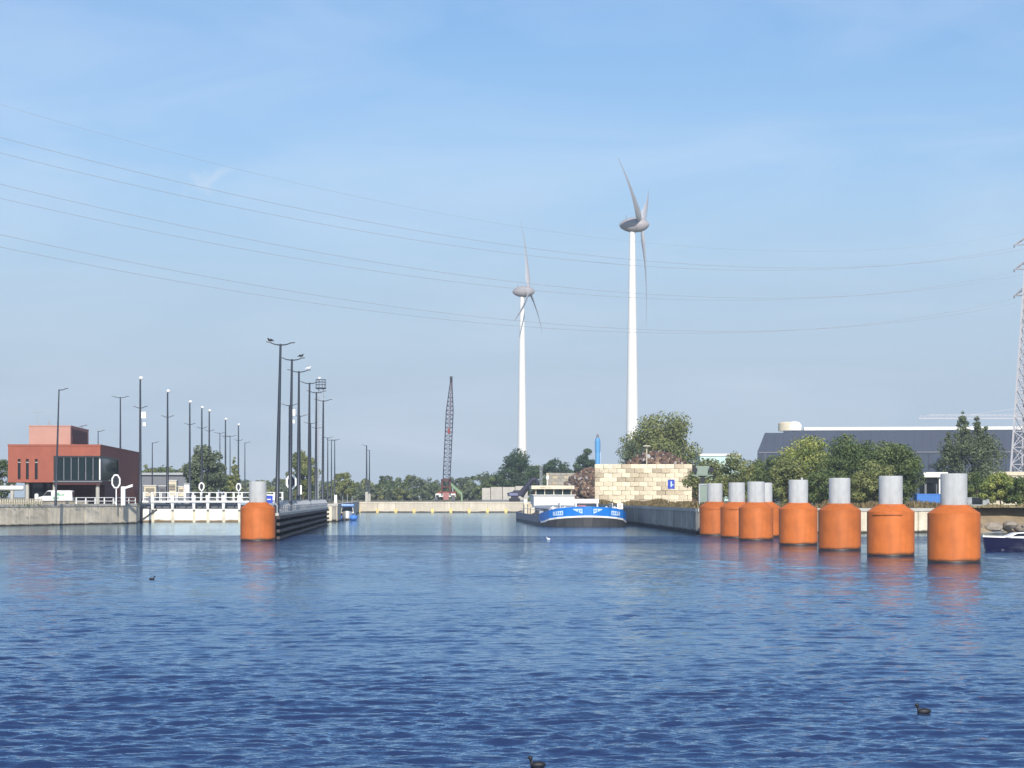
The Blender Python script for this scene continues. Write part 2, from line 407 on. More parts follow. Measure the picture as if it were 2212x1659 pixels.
hz = np.zeros_like(gx)
NW = 92
for i in range(NW):       # short-crested wind ripples, steeper on the side that faces down-wind
    lam = 0.20 * (1.75/0.20) ** (i/(NW-1))
    th = rng.normal(-1.48, 0.44); k = 2*math.pi/lam
    slope = 0.0168 * (1.35 if 0.28 < lam < 0.85 else 0.85)
    ph = rng.uniform(0, 2*math.pi); sgn = 1.0 if math.sin(th) > 0 else -1.0
    fade = np.clip((lam/sp - 2.2)/1.8, 0, 1)
    if not fade.any(): continue
    p = k*(wx*math.cos(th) + wy*math.sin(th)) + ph
    f2 = np.clip((lam/2/sp - 2.0)/1.6, 0, 1); f3 = np.clip((lam/3/sp - 2.0)/1.6, 0, 1)
    hz += sgn * slope/k * fade * (np.sin(p) + 0.46*f2*np.sin(2*p) + 0.24*f3*np.sin(3*p))
hz = hz * calm(gx, gy) + 0.25*np.maximum(hz, 0)**2
V = np.stack([gx.ravel(), gy.ravel(), hz.ravel()], 1)
ny, nx = gx.shape
idx = np.arange(ny*nx).reshape(ny, nx)
Q = np.stack([idx[:-1,:-1].ravel(), idx[:-1,1:].ravel(), idx[1:,1:].ravel(), idx[1:,:-1].ravel()], 1)
def water_mat():
    m = bpy.data.materials.new('water'); m.use_nodes = True; n = m.node_tree.nodes; L = m.node_tree.links
    n.remove(n['Principled BSDF'])
    df = n.new('ShaderNodeBsdfDiffuse'); df.inputs['Color'].default_value = (0.017, 0.030, 0.088, 1)      # light scattered back by the murky water
    gl = n.new('ShaderNodeBsdfGlossy'); gl.inputs['Color'].default_value = (0.74, 0.89, 1.0, 1); gl.inputs['Roughness'].default_value = 0.06
    fr_ = n.new('ShaderNodeFresnel'); fr_.inputs['IOR'].default_value = 1.85
    ms_ = n.new('ShaderNodeMixShader')
    t = n.new('ShaderNodeTexCoord'); mp_ = n.new('ShaderNodeMapping'); mp_.inputs['Scale'].default_value = (0.45, 1.0, 1.0)
    mp_.inputs['Rotation'].default_value = (0, 0, 0.2)
    L.new(t.outputs['Object'], mp_.inputs['Vector'])
    n1 = n.new('ShaderNodeTexNoise'); n1.inputs['Scale'].default_value = 6.5; n1.inputs['Detail'].default_value = 4; n1.inputs['Distortion'].default_value = 0.4
    n2 = n.new('ShaderNodeTexNoise'); n2.inputs['Scale'].default_value = 1.0; n2.inputs['Detail'].default_value = 2; n2.inputs['Distortion'].default_value = 0.5
    L.new(mp_.outputs['Vector'], n1.inputs['Vector']); L.new(mp_.outputs['Vector'], n2.inputs['Vector'])
    a = n.new('ShaderNodeAttribute'); a.attribute_name = 'wind'
    s1 = n.new('ShaderNodeMath'); s1.operation = 'MULTIPLY'; s1.inputs[1].default_value = 0.48
    L.new(a.outputs['Fac'], s1.inputs[0])
    a2 = n.new('ShaderNodeAttribute'); a2.attribute_name = 'wind_far'
    b1 = n.new('ShaderNodeBump'); b1.inputs['Distance'].default_value = 0.065
    L.new(s1.outputs[0], b1.inputs['Strength']); L.new(n1.outputs['Fac'], b1.inputs['Height'])
    b2 = n.new('ShaderNodeBump'); b2.inputs['Distance'].default_value = 0.45
    L.new(a2.outputs['Fac'], b2.inputs['Strength']); L.new(n2.outputs['Fac'], b2.inputs['Height']); L.new(b1.outputs['Normal'], b2.inputs['Normal'])
    for q in (df, gl, fr_): L.new(b2.outputs['Normal'], q.inputs['Normal'])
    L.new(fr_.outputs['Fac'], ms_.inputs[0]); L.new(df.outputs[0], ms_.inputs[1]); L.new(gl.outputs[0], ms_.inputs[2])
    L.new(ms_.outputs[0], n['Material Output'].inputs['Surface'])
    return m
wme = np_mesh('water', V, Q, water_mat(), smooth=True)
wat = wme.attributes.new('wind', 'FLOAT', 'POINT'); wv = calm(gx, gy).astype(np.float32); wat.data.foreach_set('value', wv.ravel())
wat = wme.attributes.new('wind_far', 'FLOAT', 'POINT')
wf = (wv * np.clip((sp - 0.2)/0.5, 0, 1) * 1.0).astype(np.float32); wat.data.foreach_set('value', wf.ravel())
wobj = bpy.data.objects.new('water', wme); COL.objects.link(wobj); tag(wobj, kind='structure')

# ------------------------------------------------------------------ quay walls
def quay(name, label, pts, ztop, m, panel, cope_m, gap=0.10, zbot=-1.0, posts=None, skip=0.0, joint=None):
    """A wall along plan points (water on the right-hand side of the walk): backing, panels, cope."""
    t = thing(name, label, 'quay wall', (pts[0][0], pts[0][1], 0))
    ox, oy = pts[0]
    P = [Vector((x-ox, y-oy, 0)) for x, y in pts]
    bk = MB(); cp = MB()
    for a, b in zip(P[:-1], P[1:]):
        d = (b-a); Ln = d.length; d.normalize(); nrm = Vector((d.y, -d.x, 0))       # towards the water
        def ob(mb, s0, s1, n0, n1, z0, z1):
            q = [a+d*s0+nrm*n1, a+d*s1+nrm*n1, a+d*s1+nrm*n0, a+d*s0+nrm*n0]
            return mb.hexa([(p.x,p.y,z0) for p in q] + [(p.x,p.y,z1) for p in q])
        ob(bk, 0, Ln, -0.9, -0.12, zbot, ztop-0.36)
        ob(cp, 0, Ln, -1.0, 0.10, ztop-0.35, ztop)
        n = max(1, round(Ln/panel)); w = Ln/n
        for i in range(n):
            ob(MB(), 0, 0, 0, 0, 0, 0)
            pm = MB(); ob(pm, i*w+gap/2, (i+1)*w-gap/2, -0.12, 0.0, zbot, ztop-0.352)
            pm.build('panel', m, t)
            if posts:
                ps = MB(); ob(ps, i*w-posts[0]/2, i*w+posts[0]/2, 0.002, 0.16, -0.3, posts[1]); ps.build('fender_post', posts[2], t)
    bk.build('backing', CONC_DARK, t); cp.build('cope', cope_m, t)
    return t
quay('quay_wall', 'long stained pale concrete quay wall below the red control building', [(-130,155.7), SH['B']], 3.02, CONC, 4.4, CONC_PLAIN, gap=0.14)
quay('quay_wall', 'short concrete return wall beside the white lock gate', [SH['B'], SH['C']], 3.02, CONC, 6.0, CONC_PLAIN)
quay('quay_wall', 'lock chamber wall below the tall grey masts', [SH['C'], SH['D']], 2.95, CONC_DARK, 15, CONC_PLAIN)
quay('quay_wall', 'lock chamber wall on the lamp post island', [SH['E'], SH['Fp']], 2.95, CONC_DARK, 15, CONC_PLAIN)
quay('quay_wall', 'pale concrete pier head at the end of the black fender', [SH['Fp'], SH['G'], SH['H']], 2.95, CONC, 2.7, CONC_PLAIN)
quay('quay_wall', 'receding island quay wall behind the small blue and white boat', [SH['H'], SH['I']], 2.9, CONC, 9, CONC_PLAIN)
quay('quay_wall', 'far pale concrete quay with yellow fender posts below the lattice crane', [SH['I'], SH['J']], 2.78, CONC_FAR, 4.75, CONC_FAR, posts=(0.7, 0.95, YELLOW))
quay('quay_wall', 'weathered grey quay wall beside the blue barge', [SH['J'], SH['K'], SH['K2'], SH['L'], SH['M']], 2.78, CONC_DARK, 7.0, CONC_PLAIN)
quay('quay_wall', 'sunlit pale concrete quay behind the row of orange dolphins', [SH['M'], SH['N']], 2.78, CONC, 5.0, CONC_PLAIN)

# river bank on the right, falling to the water, with boulders
bk = MB(); bp = [SH['N'], SH['O'], (72,245), SH['P'], (150,222), (250,195), SH['Q']]
rr = random.Random(4)
top = [(x, y+3.5+rr.uniform(-.4,.8), GROUND+0.01) for x, y in bp]; mid = [(x, y+0.6+rr.uniform(-.3,.3), 1.5) for x, y in bp]; low = [(x, y-3.2, -0.8) for x, y in bp]
for rows in ((low, mid), (mid, top)):
    for i in range(len(bp)-1):
        bk._add([rows[0][i], rows[0][i+1], rows[1][i+1], rows[1][i]], [(0,1,2,3)])
tag(bk.build('riverbank', DRYSOIL), kind='structure')
NUM = 'first second third fourth fifth sixth seventh eighth ninth tenth eleventh twelfth'.split()
def rock_mesh(seed):
    r = random.Random(seed); b = MB(); b.ell((0,0,0), (1,0.8,0.65), 9, 6)
    b.v = [tuple(c*(1+r.uniform(-.22,.22)) for c in p) for p in b.v]
    return b.mesh('boulder', ROCK)
rms = [rock_mesh(i) for i in range(4)]
for i in range(9):
    o = bpy.data.objects.new('boulder', rms[i % 4]); COL.objects.link(o)
    x = 51.8 + i*1.15 + rr.uniform(-.6,.6)
    o.location = (x, 240.2 + rr.uniform(0.5,3.0), rr.uniform(0.15,0.9)); s = rr.uniform(.45,1.0); o.scale = (s*1.3, s, s)
    o.rotation_euler = (0,0,rr.uniform(0,6))
    tag(o, ('large' if s > 0.72 else 'small') + ' brown boulder on the dry riverbank behind the navy speedboat', 'boulder', ('large' if s > 0.72 else 'small') + ' boulders on the riverbank')

# ------------------------------------------------------------------ mooring dolphins
def dolphin(loc, label, ledge=None, finial=False, rz=0.0):
    t = thing('mooring_dolphin', label, 'mooring dolphin', loc, rz, 'orange mooring dolphins')
    b = MB(); b.lathe([(1.57,-1.5),(1.57,0.16),(1.60,0.19),(1.60,3.02),(0.98,3.44),(0.97,3.50),(0.86,3.53)], 40)
    body = b.build('body', ORANGE, t, True)
    MB().lathe([(1.585,-1.2),(1.595,-0.1),(1.595,0.10),(1.585,0.12)], 40).build('waterline_band', WETBLACK, body, True)
    MB().lathe([(0.81,3.52),(0.81,5.38),(0.79,5.43),(0.74,5.45)], 32).build('cap', CAPGREY, t, True)
    if ledge is not None:
        l = MB(); n = 10
        for k in range(n):
            a0 = ledge + (k/n-.5)*1.3; a1 = ledge + ((k+1)/n-.5)*1.3
            p = [(1.59*math.cos(a0),1.59*math.sin(a0)), (1.59*math.cos(a1),1.59*math.sin(a1)), (1.68*math.cos(a1),1.68*math.sin(a1)), (1.68*math.cos(a0),1.68*math.sin(a0))]
            l.hexa([(x,y,2.80) for x,y in p] + [(x,y,2.90) for x,y in p])
        l.build('ledge', ORANGE, t)
    if finial:
        MB().lathe([(.10,5.40),(.10,5.56),(.06,5.62),(.015,5.66)], 10, (0.3,0,0)).build('marker_lamp', CAPGREY, t, True)
    return t
DOL = [(2060.5,1217,'beside the navy speedboat, largest of its row',None,False), (1924,1202.5,'second in the row from the navy speedboat',-1.9,False),
       (1813.5,1190,'third in the row from the navy speedboat',None,False), (1724.5,1178.5,'fourth from the speedboat, marker lamp on top',None,True),
       (1633,1167.8,'standing in front of another dolphin that it half hides',None,False), (1651,1161,'half hidden behind the fifth dolphin of the row',None,False),
       (1591.5,1162.3,'second in the row from the dark quay wall',-1.5,False), (1544,1157.3,'against the end of the dark quay wall',-1.5,False)]
for px, py, txt, ledge, fin in DOL:
    d = dw(py); dolphin((X(px,d+1.6), d+1.6, 0), 'orange mooring dolphin with grey cap, ' + txt, ledge, fin)
dl = dw(1169); dolphin((X(557,dl+1.6), dl+1.6, 0), 'lone orange mooring dolphin with grey cap at the black fender wall')

# ------------------------------------------------------------------ fender guide wall with walkway and railing
f0 = Vector((-21.6, 198, 0)); f1 = Vector((-27.3, 318, 0)); fd = (f1-f0); FL = fd.length; fd.normalize()
frz = math.atan2(fd.y, fd.x) - math.pi/2       # local y runs along the wall
fen = thing('fender_guide_wall', 'long black timber fender guide wall with walkway behind the lone orange dolphin', 'fender wall', f0, frz)
wm = MB().cbox((0,0,0), (0.30, 9.86, 0.27)).mesh('fender_plank', FENDER)
for zz in (0.22, 0.86, 1.50, 2.10):
    for i in range(12):
        o = bpy.data.objects.new('fender_plank', wm); COL.objects.link(o); o.parent = fen
        o.location = (-0.15 + (i % 2)*0.006, 5.0 + i*10, zz + ((i*7) % 3 - 1)*0.012)
pm = MB().cbox((0,0,0), (0.42, 0.42, 4.2)).mesh('pile', FENDER_BK)
for i in range(25):
    o = bpy.data.objects.new('pile', pm); COL.objects.link(o); o.parent = fen; o.location = (-0.53, 0.25 + i*4.97, 0.15)
MB().box(-1.9,-0.78, 0, FL, -1, 2.2).build('back_wall', FENDER_BK, fen)
MB().box(-2.6,-0.10, 0, FL, 2.26, 2.52).build('walkway_deck', CONC_PLAIN, fen)
rpm = MB(); rpm.path([(-0.25,0,2.5),(-0.25,0,3.15),(-0.62,0,3.62),(-0.62,0,3.70)], 0.075, 6); rpm = rpm.mesh('railing_post', GALV)
for i in range(41):
    o = bpy.data.objects.new('railing_post', rpm); COL.objects.link(o); o.parent = fen; o.location = (0, 0.5 + i*2.95, 0)
rl = MB()
for (x, z) in ((-0.25,2.85),(-0.25,3.15),(-0.62,3.68)): rl.tube((x,0.4,z),(x,FL-0.5,z),0.032,n=6)
rl.build('hand_rail', GALV, fen)
def fpt(s, off=-1.4): return f0 + fd*s + Vector((fd.y,-fd.x,0))*off

# ------------------------------------------------------------------ lamp posts
def lamp_post(name, label, loc, h, arms=2, group=None, r=0.17, armlen=1.2, mast_ext=0.0, lean=(0,0), rz=0.0, box=False, base_h=0.0):
    """Tapered pole with one or two slightly raised arms carrying flat lamp heads; h is the height of the arms."""
    t = thing(name, label, 'lamp post', loc, rz, group)
    p = MB(); top = h + mast_ext
    p.path([(0,0,0),(0,0,0.9),(0,0,0.95),(0,0,h*0.5),(0,0,top)], [r*1.15,r*1.15,r,r*0.8,r*0.50], 10)
    p.build('pole', NAVYM, t, True)
    for s in ((1,-1) if arms == 2 else (1,)):
        a = MB(); a.path([(0,0,h-0.12),(s*armlen*0.45,0,h-0.05),(s*armlen*0.8,0,h+0.10)], [0.07,0.06,0.05], 6)
        ar = a.build('arm', NAVYM, t, True)
        hd = MB(); hd.hexa([(s*armlen*0.70,-0.16,h+0.06),(s*(armlen+0.15),-0.16,h+0.12),(s*(armlen+0.15),0.16,h+0.12),(s*armlen*0.70,0.16,h+0.06),
                            (s*armlen*0.72,-0.12,h+0.17),(s*(armlen+0.12),-0.12,h+0.21),(s*(armlen+0.12),0.12,h+0.21),(s*armlen*0.72,0.12,h+0.17)])
        if s < 0: hd.f = [tuple(reversed(q)) for q in hd.f]
        hd.build('lamp_head', NAVYM, ar)
    if mast_ext:
        c = MB(); c.ell((0.12,-0.05,top+0.10), (0.32,0.25,0.28), 10, 7); c.tube((0,0,top-0.1),(0.05,0,top+0.1),0.08); c.build('white_beacon', WHITE, t, True)
    if box:
        MB().cbox((0.62,-0.3,h-1.2),(0.75,0.5,1.0)).build('loudspeaker_box', WHITE, t)
        MB().cbox((0.70,-0.3,h-2.6),(0.45,0.4,0.55)).build('camera_box', WHITE, t)
    if base_h: MB().box(-0.35,0.35,-0.35,0.35,0,base_h).build('plinth', CONC_PLAIN, t)
    t.rotation_euler = (0, lean[0], rz)
    return t
ZL = 18.4
row1 = [(598,743), (626,776), (644,802), (667,827), (682,847), (697,865)]
G1 = 'double-arm lamp posts along the fender walkway'
lamp1 = []
for i, (px, ty) in enumerate(row1):
    d = 331*200/(HOR-ty); x = X(px, d)
    lab = ('tall double-arm lamp post rising right behind the lone orange dolphin' if i == 0 else
           f'{NUM[i]} tall double-arm lamp post from the lone dolphin along the fender walkway')
    on_deck = d < 317
    lamp1.append(lamp_post('lamp_post', lab, (x, d, 2.5 if on_deck else GROUND), ZL-(2.5 if on_deck else GROUND), 2, G1, r=0.21, lean=(0.022 if i == 0 else 0.014 if i == 1 else 0.006, 0)))
row2 = [(625,875), (648,898), (671,914), (684,924), (708,945), (716,951), (723,950)]
for i, (px, ty) in enumerate(row2):
    d = 331*200/(HOR-ty); x = X(px, d)
    lamp_post('lamp_post', f'{NUM[i]} double-arm lamp post from the white gate along the island side of the lock chamber', (x, d, GROUND), ZL-GROUND, 2,
              'double-arm lamp posts along the island side of the lock', r=0.19, box=(i == 0))
masts = [(303,818,880),(362,846,900),(410,869,916),(436,881,924),(452,888,930),(487,906,943),(515,918,951)]
for i, (px, ty, ay) in enumerate(masts):
    d = (ZL-4)*F/(HOR-ay) * 0.955; x = X(px, d); h = Z(ay, d)-GROUND
    lamp_post('lamp_mast', ('tall dark mast at the corner of the red building, white loudspeaker boxes below its arms' if i == 0 else
              f'{NUM[i]} tall mast from the red building along the lock, white beacon on top'), (x, d, GROUND), h, 2,
              'tall lamp masts along the red building side of the lock', r=0.25, armlen=0.95, mast_ext=Z(ty,d)-GROUND-h, box=(i == 0))
lamp_post('lamp_post', 'slender single-arm lamp post standing in front of the red building', (X(120,300), 300, GROUND), Z(841,300)-GROUND, 1, r=0.17, armlen=1.15, lean=(0.03,0))
lamp_post('lamp_post', 'double-arm lamp post rising behind the red building', (X(260,400), 400, GROUND), Z(858,400)-GROUND, 2, r=0.22, armlen=1.5)
lamp_post('lamp_post', 'low single-arm lamp post just above the roof of the red building', (X(212,430), 430, GROUND), Z(931,430)-GROUND, 1, r=0.16)
lamp_post('lamp_post', 'single-arm lamp post in front of the long grey shed', (X(329,432), 432, GROUND), Z(956,432)-GROUND, 1, r=0.16)
lamp_post('lamp_post', 'far double-arm lamp post left of the pointed trees', (X(475,520), 520, GROUND), Z(935,520)-GROUND, 2, r=0.17, armlen=1.4)
lamp_post('lamp_post', 'far double-arm lamp post above the pointed trees', (X(497,545), 545, GROUND), Z(942,545)-GROUND, 2, r=0.17, armlen=1.5)
lamp_post('lamp_post', 'far single-arm lamp post right of the pointed trees', (X(529,520), 520, GROUND), Z(956,520)-GROUND, 1, r=0.16)
lamp_post('lamp_post', 'single-arm lamp post on a concrete plinth on the far quay', (X(792,570), 570, GROUND), Z(962,570)-GROUND, 1, r=0.26, rz=math.pi, base_h=2.6)
lamp_post('lamp_post', 'slightly shorter lamp post behind the one on the far quay', (X(798,600), 600, GROUND), Z(972,600)-GROUND, 1, r=0.22, rz=math.pi, base_h=2.2)

# lattice watch tower with round platform
dT = 405; tw = thing('lattice_tower', 'slim lattice tower with a round railed platform on the lock island', 'tower', (X(693,dT), dT, GROUND))
hT = Z(840,dT)-GROUND; lat = MB(); w = 0.5
for sx in (-1,1):
    for sy in (-1,1): MB().bar((sx*w,sy*w,0),(sx*w*0.9,sy*w*0.9,hT),0.10).build('leg', GALV, tw)
nb = 16
for k in range(nb):
    z0 = hT*k/nb; z1 = hT*(k+1)/nb
    for (a, b) in (((-w,-w),(w,-w)),((w,-w),(w,w)),((w,w),(-w,w)),((-w,w),(-w,-w))):
        lat.bar((a[0],a[1],z1),(b[0],b[1],z1),0.05); lat.bar((a[0],a[1],z0),(b[0],b[1],z1),0.045)
lat.build('bracing', GALV, tw)
MB().lathe([(0.95,hT),(1.0,hT+0.05),(1.0,hT+0.2),(0.95,hT+0.22)], 20).build('platform', NAVYM, tw)
rg = MB()
for z in (0.8, 1.3, 1.75):
    pts = [(0.97*math.cos(a*math.pi/10), 0.97*math.sin(a*math.pi/10), hT+z) for a in range(21)]; rg.path(pts, 0.035, 5)
for a in range(10): rg.tube((0.97*math.cos(a*math.pi/5),0.97*math.sin(a*math.pi/5),hT+0.2),(0.97*math.cos(a*math.pi/5),0.97*math.sin(a*math.pi/5),hT+1.75),0.03,n=5)
rg.build('railing', NAVYM, tw)
MB().ell((-0.25,0,hT+2.0),(0.32,0.32,0.25)).build('radar_dome', WHITE, tw, True)

# ------------------------------------------------------------------ lock gate with walkway
dG = 341.0; gx0, gx1 = -59.3, -36.7
gate = thing('lock_gate', 'white panelled lock gate with railed walkway between the quay and the fender wall', 'lock gate', (gx0, dG, 0), math.atan2(0.3, gx1-gx0))
ribs = [0] + [X(p,dG)-gx0 for p in (330,373,419,449,483,517,556)] + [gx1-gx0]
for a, b in zip(ribs[:-1], ribs[1:]): MB().box(a+0.24,b-0.24,0,0.5,-0.8,2.13).build('gate_panel', WHITE_GATE, gate)
for a in ribs[1:-1]: MB().box(a-0.236,a+0.236,0.12,0.55,-0.8,2.16).build('gate_rib', CREAM, gate)
MB().box(0,gx1-gx0,0.502,1.5,-0.8,2.0).build('caisson', GREYSHED, gate)
MB().box(0.2,gx1-gx0,-0.7,0.9,3.16,3.44).build('walkway_beam', WHITE, gate)
for a in ribs[1:-1]: MB().hexa([(a-0.17,-0.35,2.0),(a+0.17,-0.35,2.0),(a+0.17,0.3,2.0),(a-0.17,0.3,2.0),(a-0.32,-0.69,4.3),(a+0.32,-0.69,4.3),(a+0.32,0.1,4.3),(a-0.32,0.1,4.3)]).build('bracket_post', WHITE, gate)
rl = MB()
for y in (-0.62, 0.82):
    for z in (3.95, 4.75): rl.tube((0.3,y,z),(gx1-gx0,y,z),0.07,n=6)
rl.build('hand_rail', WHITE, gate)
pmx = MB().cbox((0,0,0),(0.13,0.13,1.36)).mesh('railing_post', WHITE)
for i in range(18):
    for y in (-0.62, 0.82):
        o = bpy.data.objects.new('railing_post', pmx); COL.objects.link(o); o.parent = gate; o.location = (0.4 + i*1.3, y, 4.12)
MB().bar((X(304,dG)-gx0, -0.12, 0.25), (X(339,dG)-gx0, -0.12, 2.05), 0.12, 0.22).build('diagonal_stay', DARK_HULL, gate)
MB().box(0.1,gx1-gx0-0.1,2.6,3.2,0.2,2.75).build('grey_backing_wall', GREYSHED, gate)

# signal boards: dark eight-sided board with a white rim
def signal(label, loc, rx, rz_, post_h, side=0, double=False):
    t = thing('signal_board', label, 'signal light', loc)
    zc = post_h
    MB().tube((0,0.18,0),(0,0.18,zc+rz_*0.3),0.10,n=8).build('post', WHITE, t)
    n = 8; MB().prism_y([((rx-0.05)*math.cos(2*math.pi*(i+.5)/n), zc+(rz_-0.05)*math.sin(2*math.pi*(i+.5)/n)) for i in range(n)], 0.0, 0.1).build('board', BLACKM, t)
    MB().ring((0,zc), rx, rz_, 0.22, -0.05, 0.12, 8, 0.5).build('rim', WHITE, t)
    for k in (-1, 0, 1):
        MB().tube((0,0.0,zc+k*rz_*0.42),(0,-0.16,zc+k*rz_*0.42),0.15,0.17,n=10).build('lens_hood', BLACKM, t)
    return t
signal('black signal board with white rim at the quay corner in front of the red building', (X(256,318),316,GROUND), 0.72, 1.12, Z(1040,318)-GROUND)
signal('black signal board with white rim behind the second lamp post of the fender walkway', (X(627,230),231,2.52), 0.62, 0.88, Z(1041,230)-2.52)
signal('small white-rimmed signal ring on the white lock gate walkway', (X(435,dG),dG+0.2,3.44), 0.50, 0.72, Z(1051,dG)-3.44)
signal('pale blue framed signal ring near the end of the white lock gate', (X(515,dG),dG+0.2,3.44), 0.46, 0.66, Z(1052,dG)-3.44)
cp = thing('camera_post', 'thick white camera post with side arm at the quay corner', 'camera post', (X(269,318), 317, GROUND))
MB().box(-0.3,0.3,-0.3,0.3,0,Z(1051,318)-GROUND).build('column', WHITE, cp)
MB().hexa([(0.3,-0.2,2.45),(1.4,-0.2,2.75),(1.4,0.2,2.75),(0.3,0.2,2.45),(0.3,-0.2,2.75),(1.4,-0.2,3.15),(1.4,0.2,3.15),(0.3,0.2,2.75)]).build('camera_housing', WHITE, cp)

# blue notice board and white cabinet on the fender walkway
nb_ = thing('notice_board', 'blue square notice board with white frame beside the lone orange dolphin', 'sign', (X(583,222), 222, 2.52))
MB().box(-0.42,0.42,0,0.08,Z(1087,222)-2.52,Z(1068,222)-2.52).build('panel', SIGNBLUE, nb_)
zt = Z(1068,222)-2.52; zb = Z(1087,222)-2.52
MB().box(0.30,0.50,-0.03,-0.002,zb,zt).box(-0.42,0.298,-0.03,-0.002,zt-0.12,zt).box(-0.30,0.1,-0.03,-0.002,zb+0.35,zb+0.45).build('white_marks', WHITE, nb_)
MB().tube((-0.3,0.15,0),(-0.3,0.15,zt),0.05).tube((0.3,0.15,0),(0.3,0.15,zt),0.05).build('support', GALV, nb_)
wc = thing('marker_panel', 'narrow upright white marker panel on the fender walkway railing', 'marker', (X(648,262), 262, 2.52))
MB().box(-0.22,0.22,0,0.12,Z(1068,262)-2.52,Z(1048,262)-2.52).build('panel', WHITE, wc); MB().tube((0,0.2,0),(0,0.2,1.4),0.05).build('post', GALV, wc)
wc2 = thing('marker_panel', 'short white marker post on the pier head beside the blue boat', 'marker', (X(725,350), 350, 2.95))
MB().box(-0.22,0.22,0,0.2,0.0,Z(1069,350)-2.95).build('panel', WHITE, wc2); MB().box(-0.35,0.35,-0.1,0.3,0,0.12).build('foot', CONC_PLAIN, wc2)

# clutter behind the gate: pale cabinets and a long grey shed
def cabinet(label, px0, px1, y0, y1, d, m, dep=2.2, louvre=True, legs=True):
    x0, x1 = X(px0,d), X(px1,d); zt = Z(y0,d); w = x1-x0; h = zt-GROUND
    t = thing('control_cabinet', label, 'cabinet', ((x0+x1)/2, d, GROUND)); zb = Z(y1,d)-GROUND
    MB().box(-w/2,w/2,0,dep,max(zb,0.3),h-0.12).build('housing', m, t)
    MB().box(-w/2-0.1,w/2+0.1,-0.15,dep+0.1,h-0.118,h).build('roof', WHITE if m is not WHITE else GALV, t)
    MB().box(-w/2,w/2,0.05,dep-0.05,0,max(zb,0.3)-0.002).build('plinth', GREYSHED, t)
    if louvre:
        lo = max(zb,0.3)
        fr = MB(); fr.box(-w*0.36,w*0.36,-0.03,-0.002,lo+(h-lo)*0.35,lo+(h-lo)*0.72); fr.build('vent', DARK_HULL, t)
        sl = MB()
        for k in range(4): sl.box(-w*0.35,w*0.35,-0.06,-0.032,lo+(h-lo)*(0.37+0.09*k),lo+(h-lo)*(0.40+0.09*k))
        sl.build('louvre', m, t)
    return t
cabinet('wide cream control cabinet left of the lock masts behind the gate', 311, 337, 1048, 1072, 380, CREAM)
cabinet('grey control cabinet with dark vent beside the second lock mast', 343, 358, 1049, 1072, 385, GREYSHED)
cabinet('tall cream two-storey cabinet behind the white gate railing', 363, 381, 1037, 1072, 395, CREAM)
cabinet('small tan cabinet beside the tall cream cabinet', 385, 397, 1050, 1072, 392, BLOCK)
cabinet('bright white upright cabinet behind the gate railing', 398, 409, 1044, 1064, 372, WHITE, 1.0, False)
sh = thing('shed', 'long low grey sheet-metal shed behind the lock masts', 'shed', (X(300,470), 470, GROUND))
Ws = X(418,470)-X(296,470); hs = Z(1026,470)-GROUND
MB().box(0,Ws,0,14,0,hs).build('wall', GREYSHED, sh)
MB().prism_y([(-0.4,hs+0.002),(Ws+0.4,hs+0.002),(Ws+0.4,hs+0.5),(-0.4,hs+0.5)],-0.5,14.5).build('roof', GALV, sh)
MB().box(2,4.6,-0.06,-0.003,0,3.4).build('door', SLATE, sh)

# ------------------------------------------------------------------ red control building
bl = thing('control_building', 'red control building on pillars with corner window and pink roof block', 'building', (-63.8, 330, GROUND), R(4.0))
zf = 6.3-GROUND; zr = 12.18-GROUND; wt = 10.4-GROUND; wb = 6.46-GROUND
xl = -14.1; xw = -7.15; dpt = 57.0; tw_ = 24.5
sl = [-12.4,-11.15,-9.8]; sw = 0.22; s0 = 6.75-GROUND; s1 = 9.9-GROUND
w_ = MB(); ed = [xl] + [v for s in sl for v in (s-sw, s+sw)] + [xw]
for i in range(0, len(ed), 2): w_.box(ed[i],ed[i+1],0,0.5,zf,zr-0.3)
for s in sl: w_.box(s-sw,s+sw,0,0.5,zf,s0); w_.box(s-sw,s+sw,0,0.5,s1,zr-0.3)
w_.build('front_wall', RED, bl)
for s in sl:
    o = MB().box(s-sw+0.003,s+sw-0.003,0.3,0.36,s0+0.003,s1-0.003).build('slit_window', DGLASS, bl)
    MB().box(s-sw+0.003,s+sw-0.003,0.2,0.298,s0+(s1-s0)*0.82,s0+(s1-s0)*0.86).build('transom', CONC_PLAIN, o)
MB().box(xw,-0.0,0,tw_,wt,zr-0.3).build('upper_band', RED, bl)
MB().box(xl,xl+0.5,0.5,dpt,zf,zr-0.3).box(xl+0.5,xw,0.5,dpt,zr-0.6,zr-0.3).box(xl+0.5,-0.3,0.5,dpt,zf,zf+0.3).build('side_wall', RED, bl)
MB().box(-7.0,0.0,tw_+0.003,dpt,0,zr-0.3).build('rear_block', RED, bl)
MB().box(xl-0.06,0.06,-0.06,dpt+0.06,zr-0.298,zr).build('parapet', RED, bl)
MB().box(xw-0.5,-6.6,7,dpt-1,zf+0.31,wt-0.1).build('inner_wall', GREYSHED, bl)
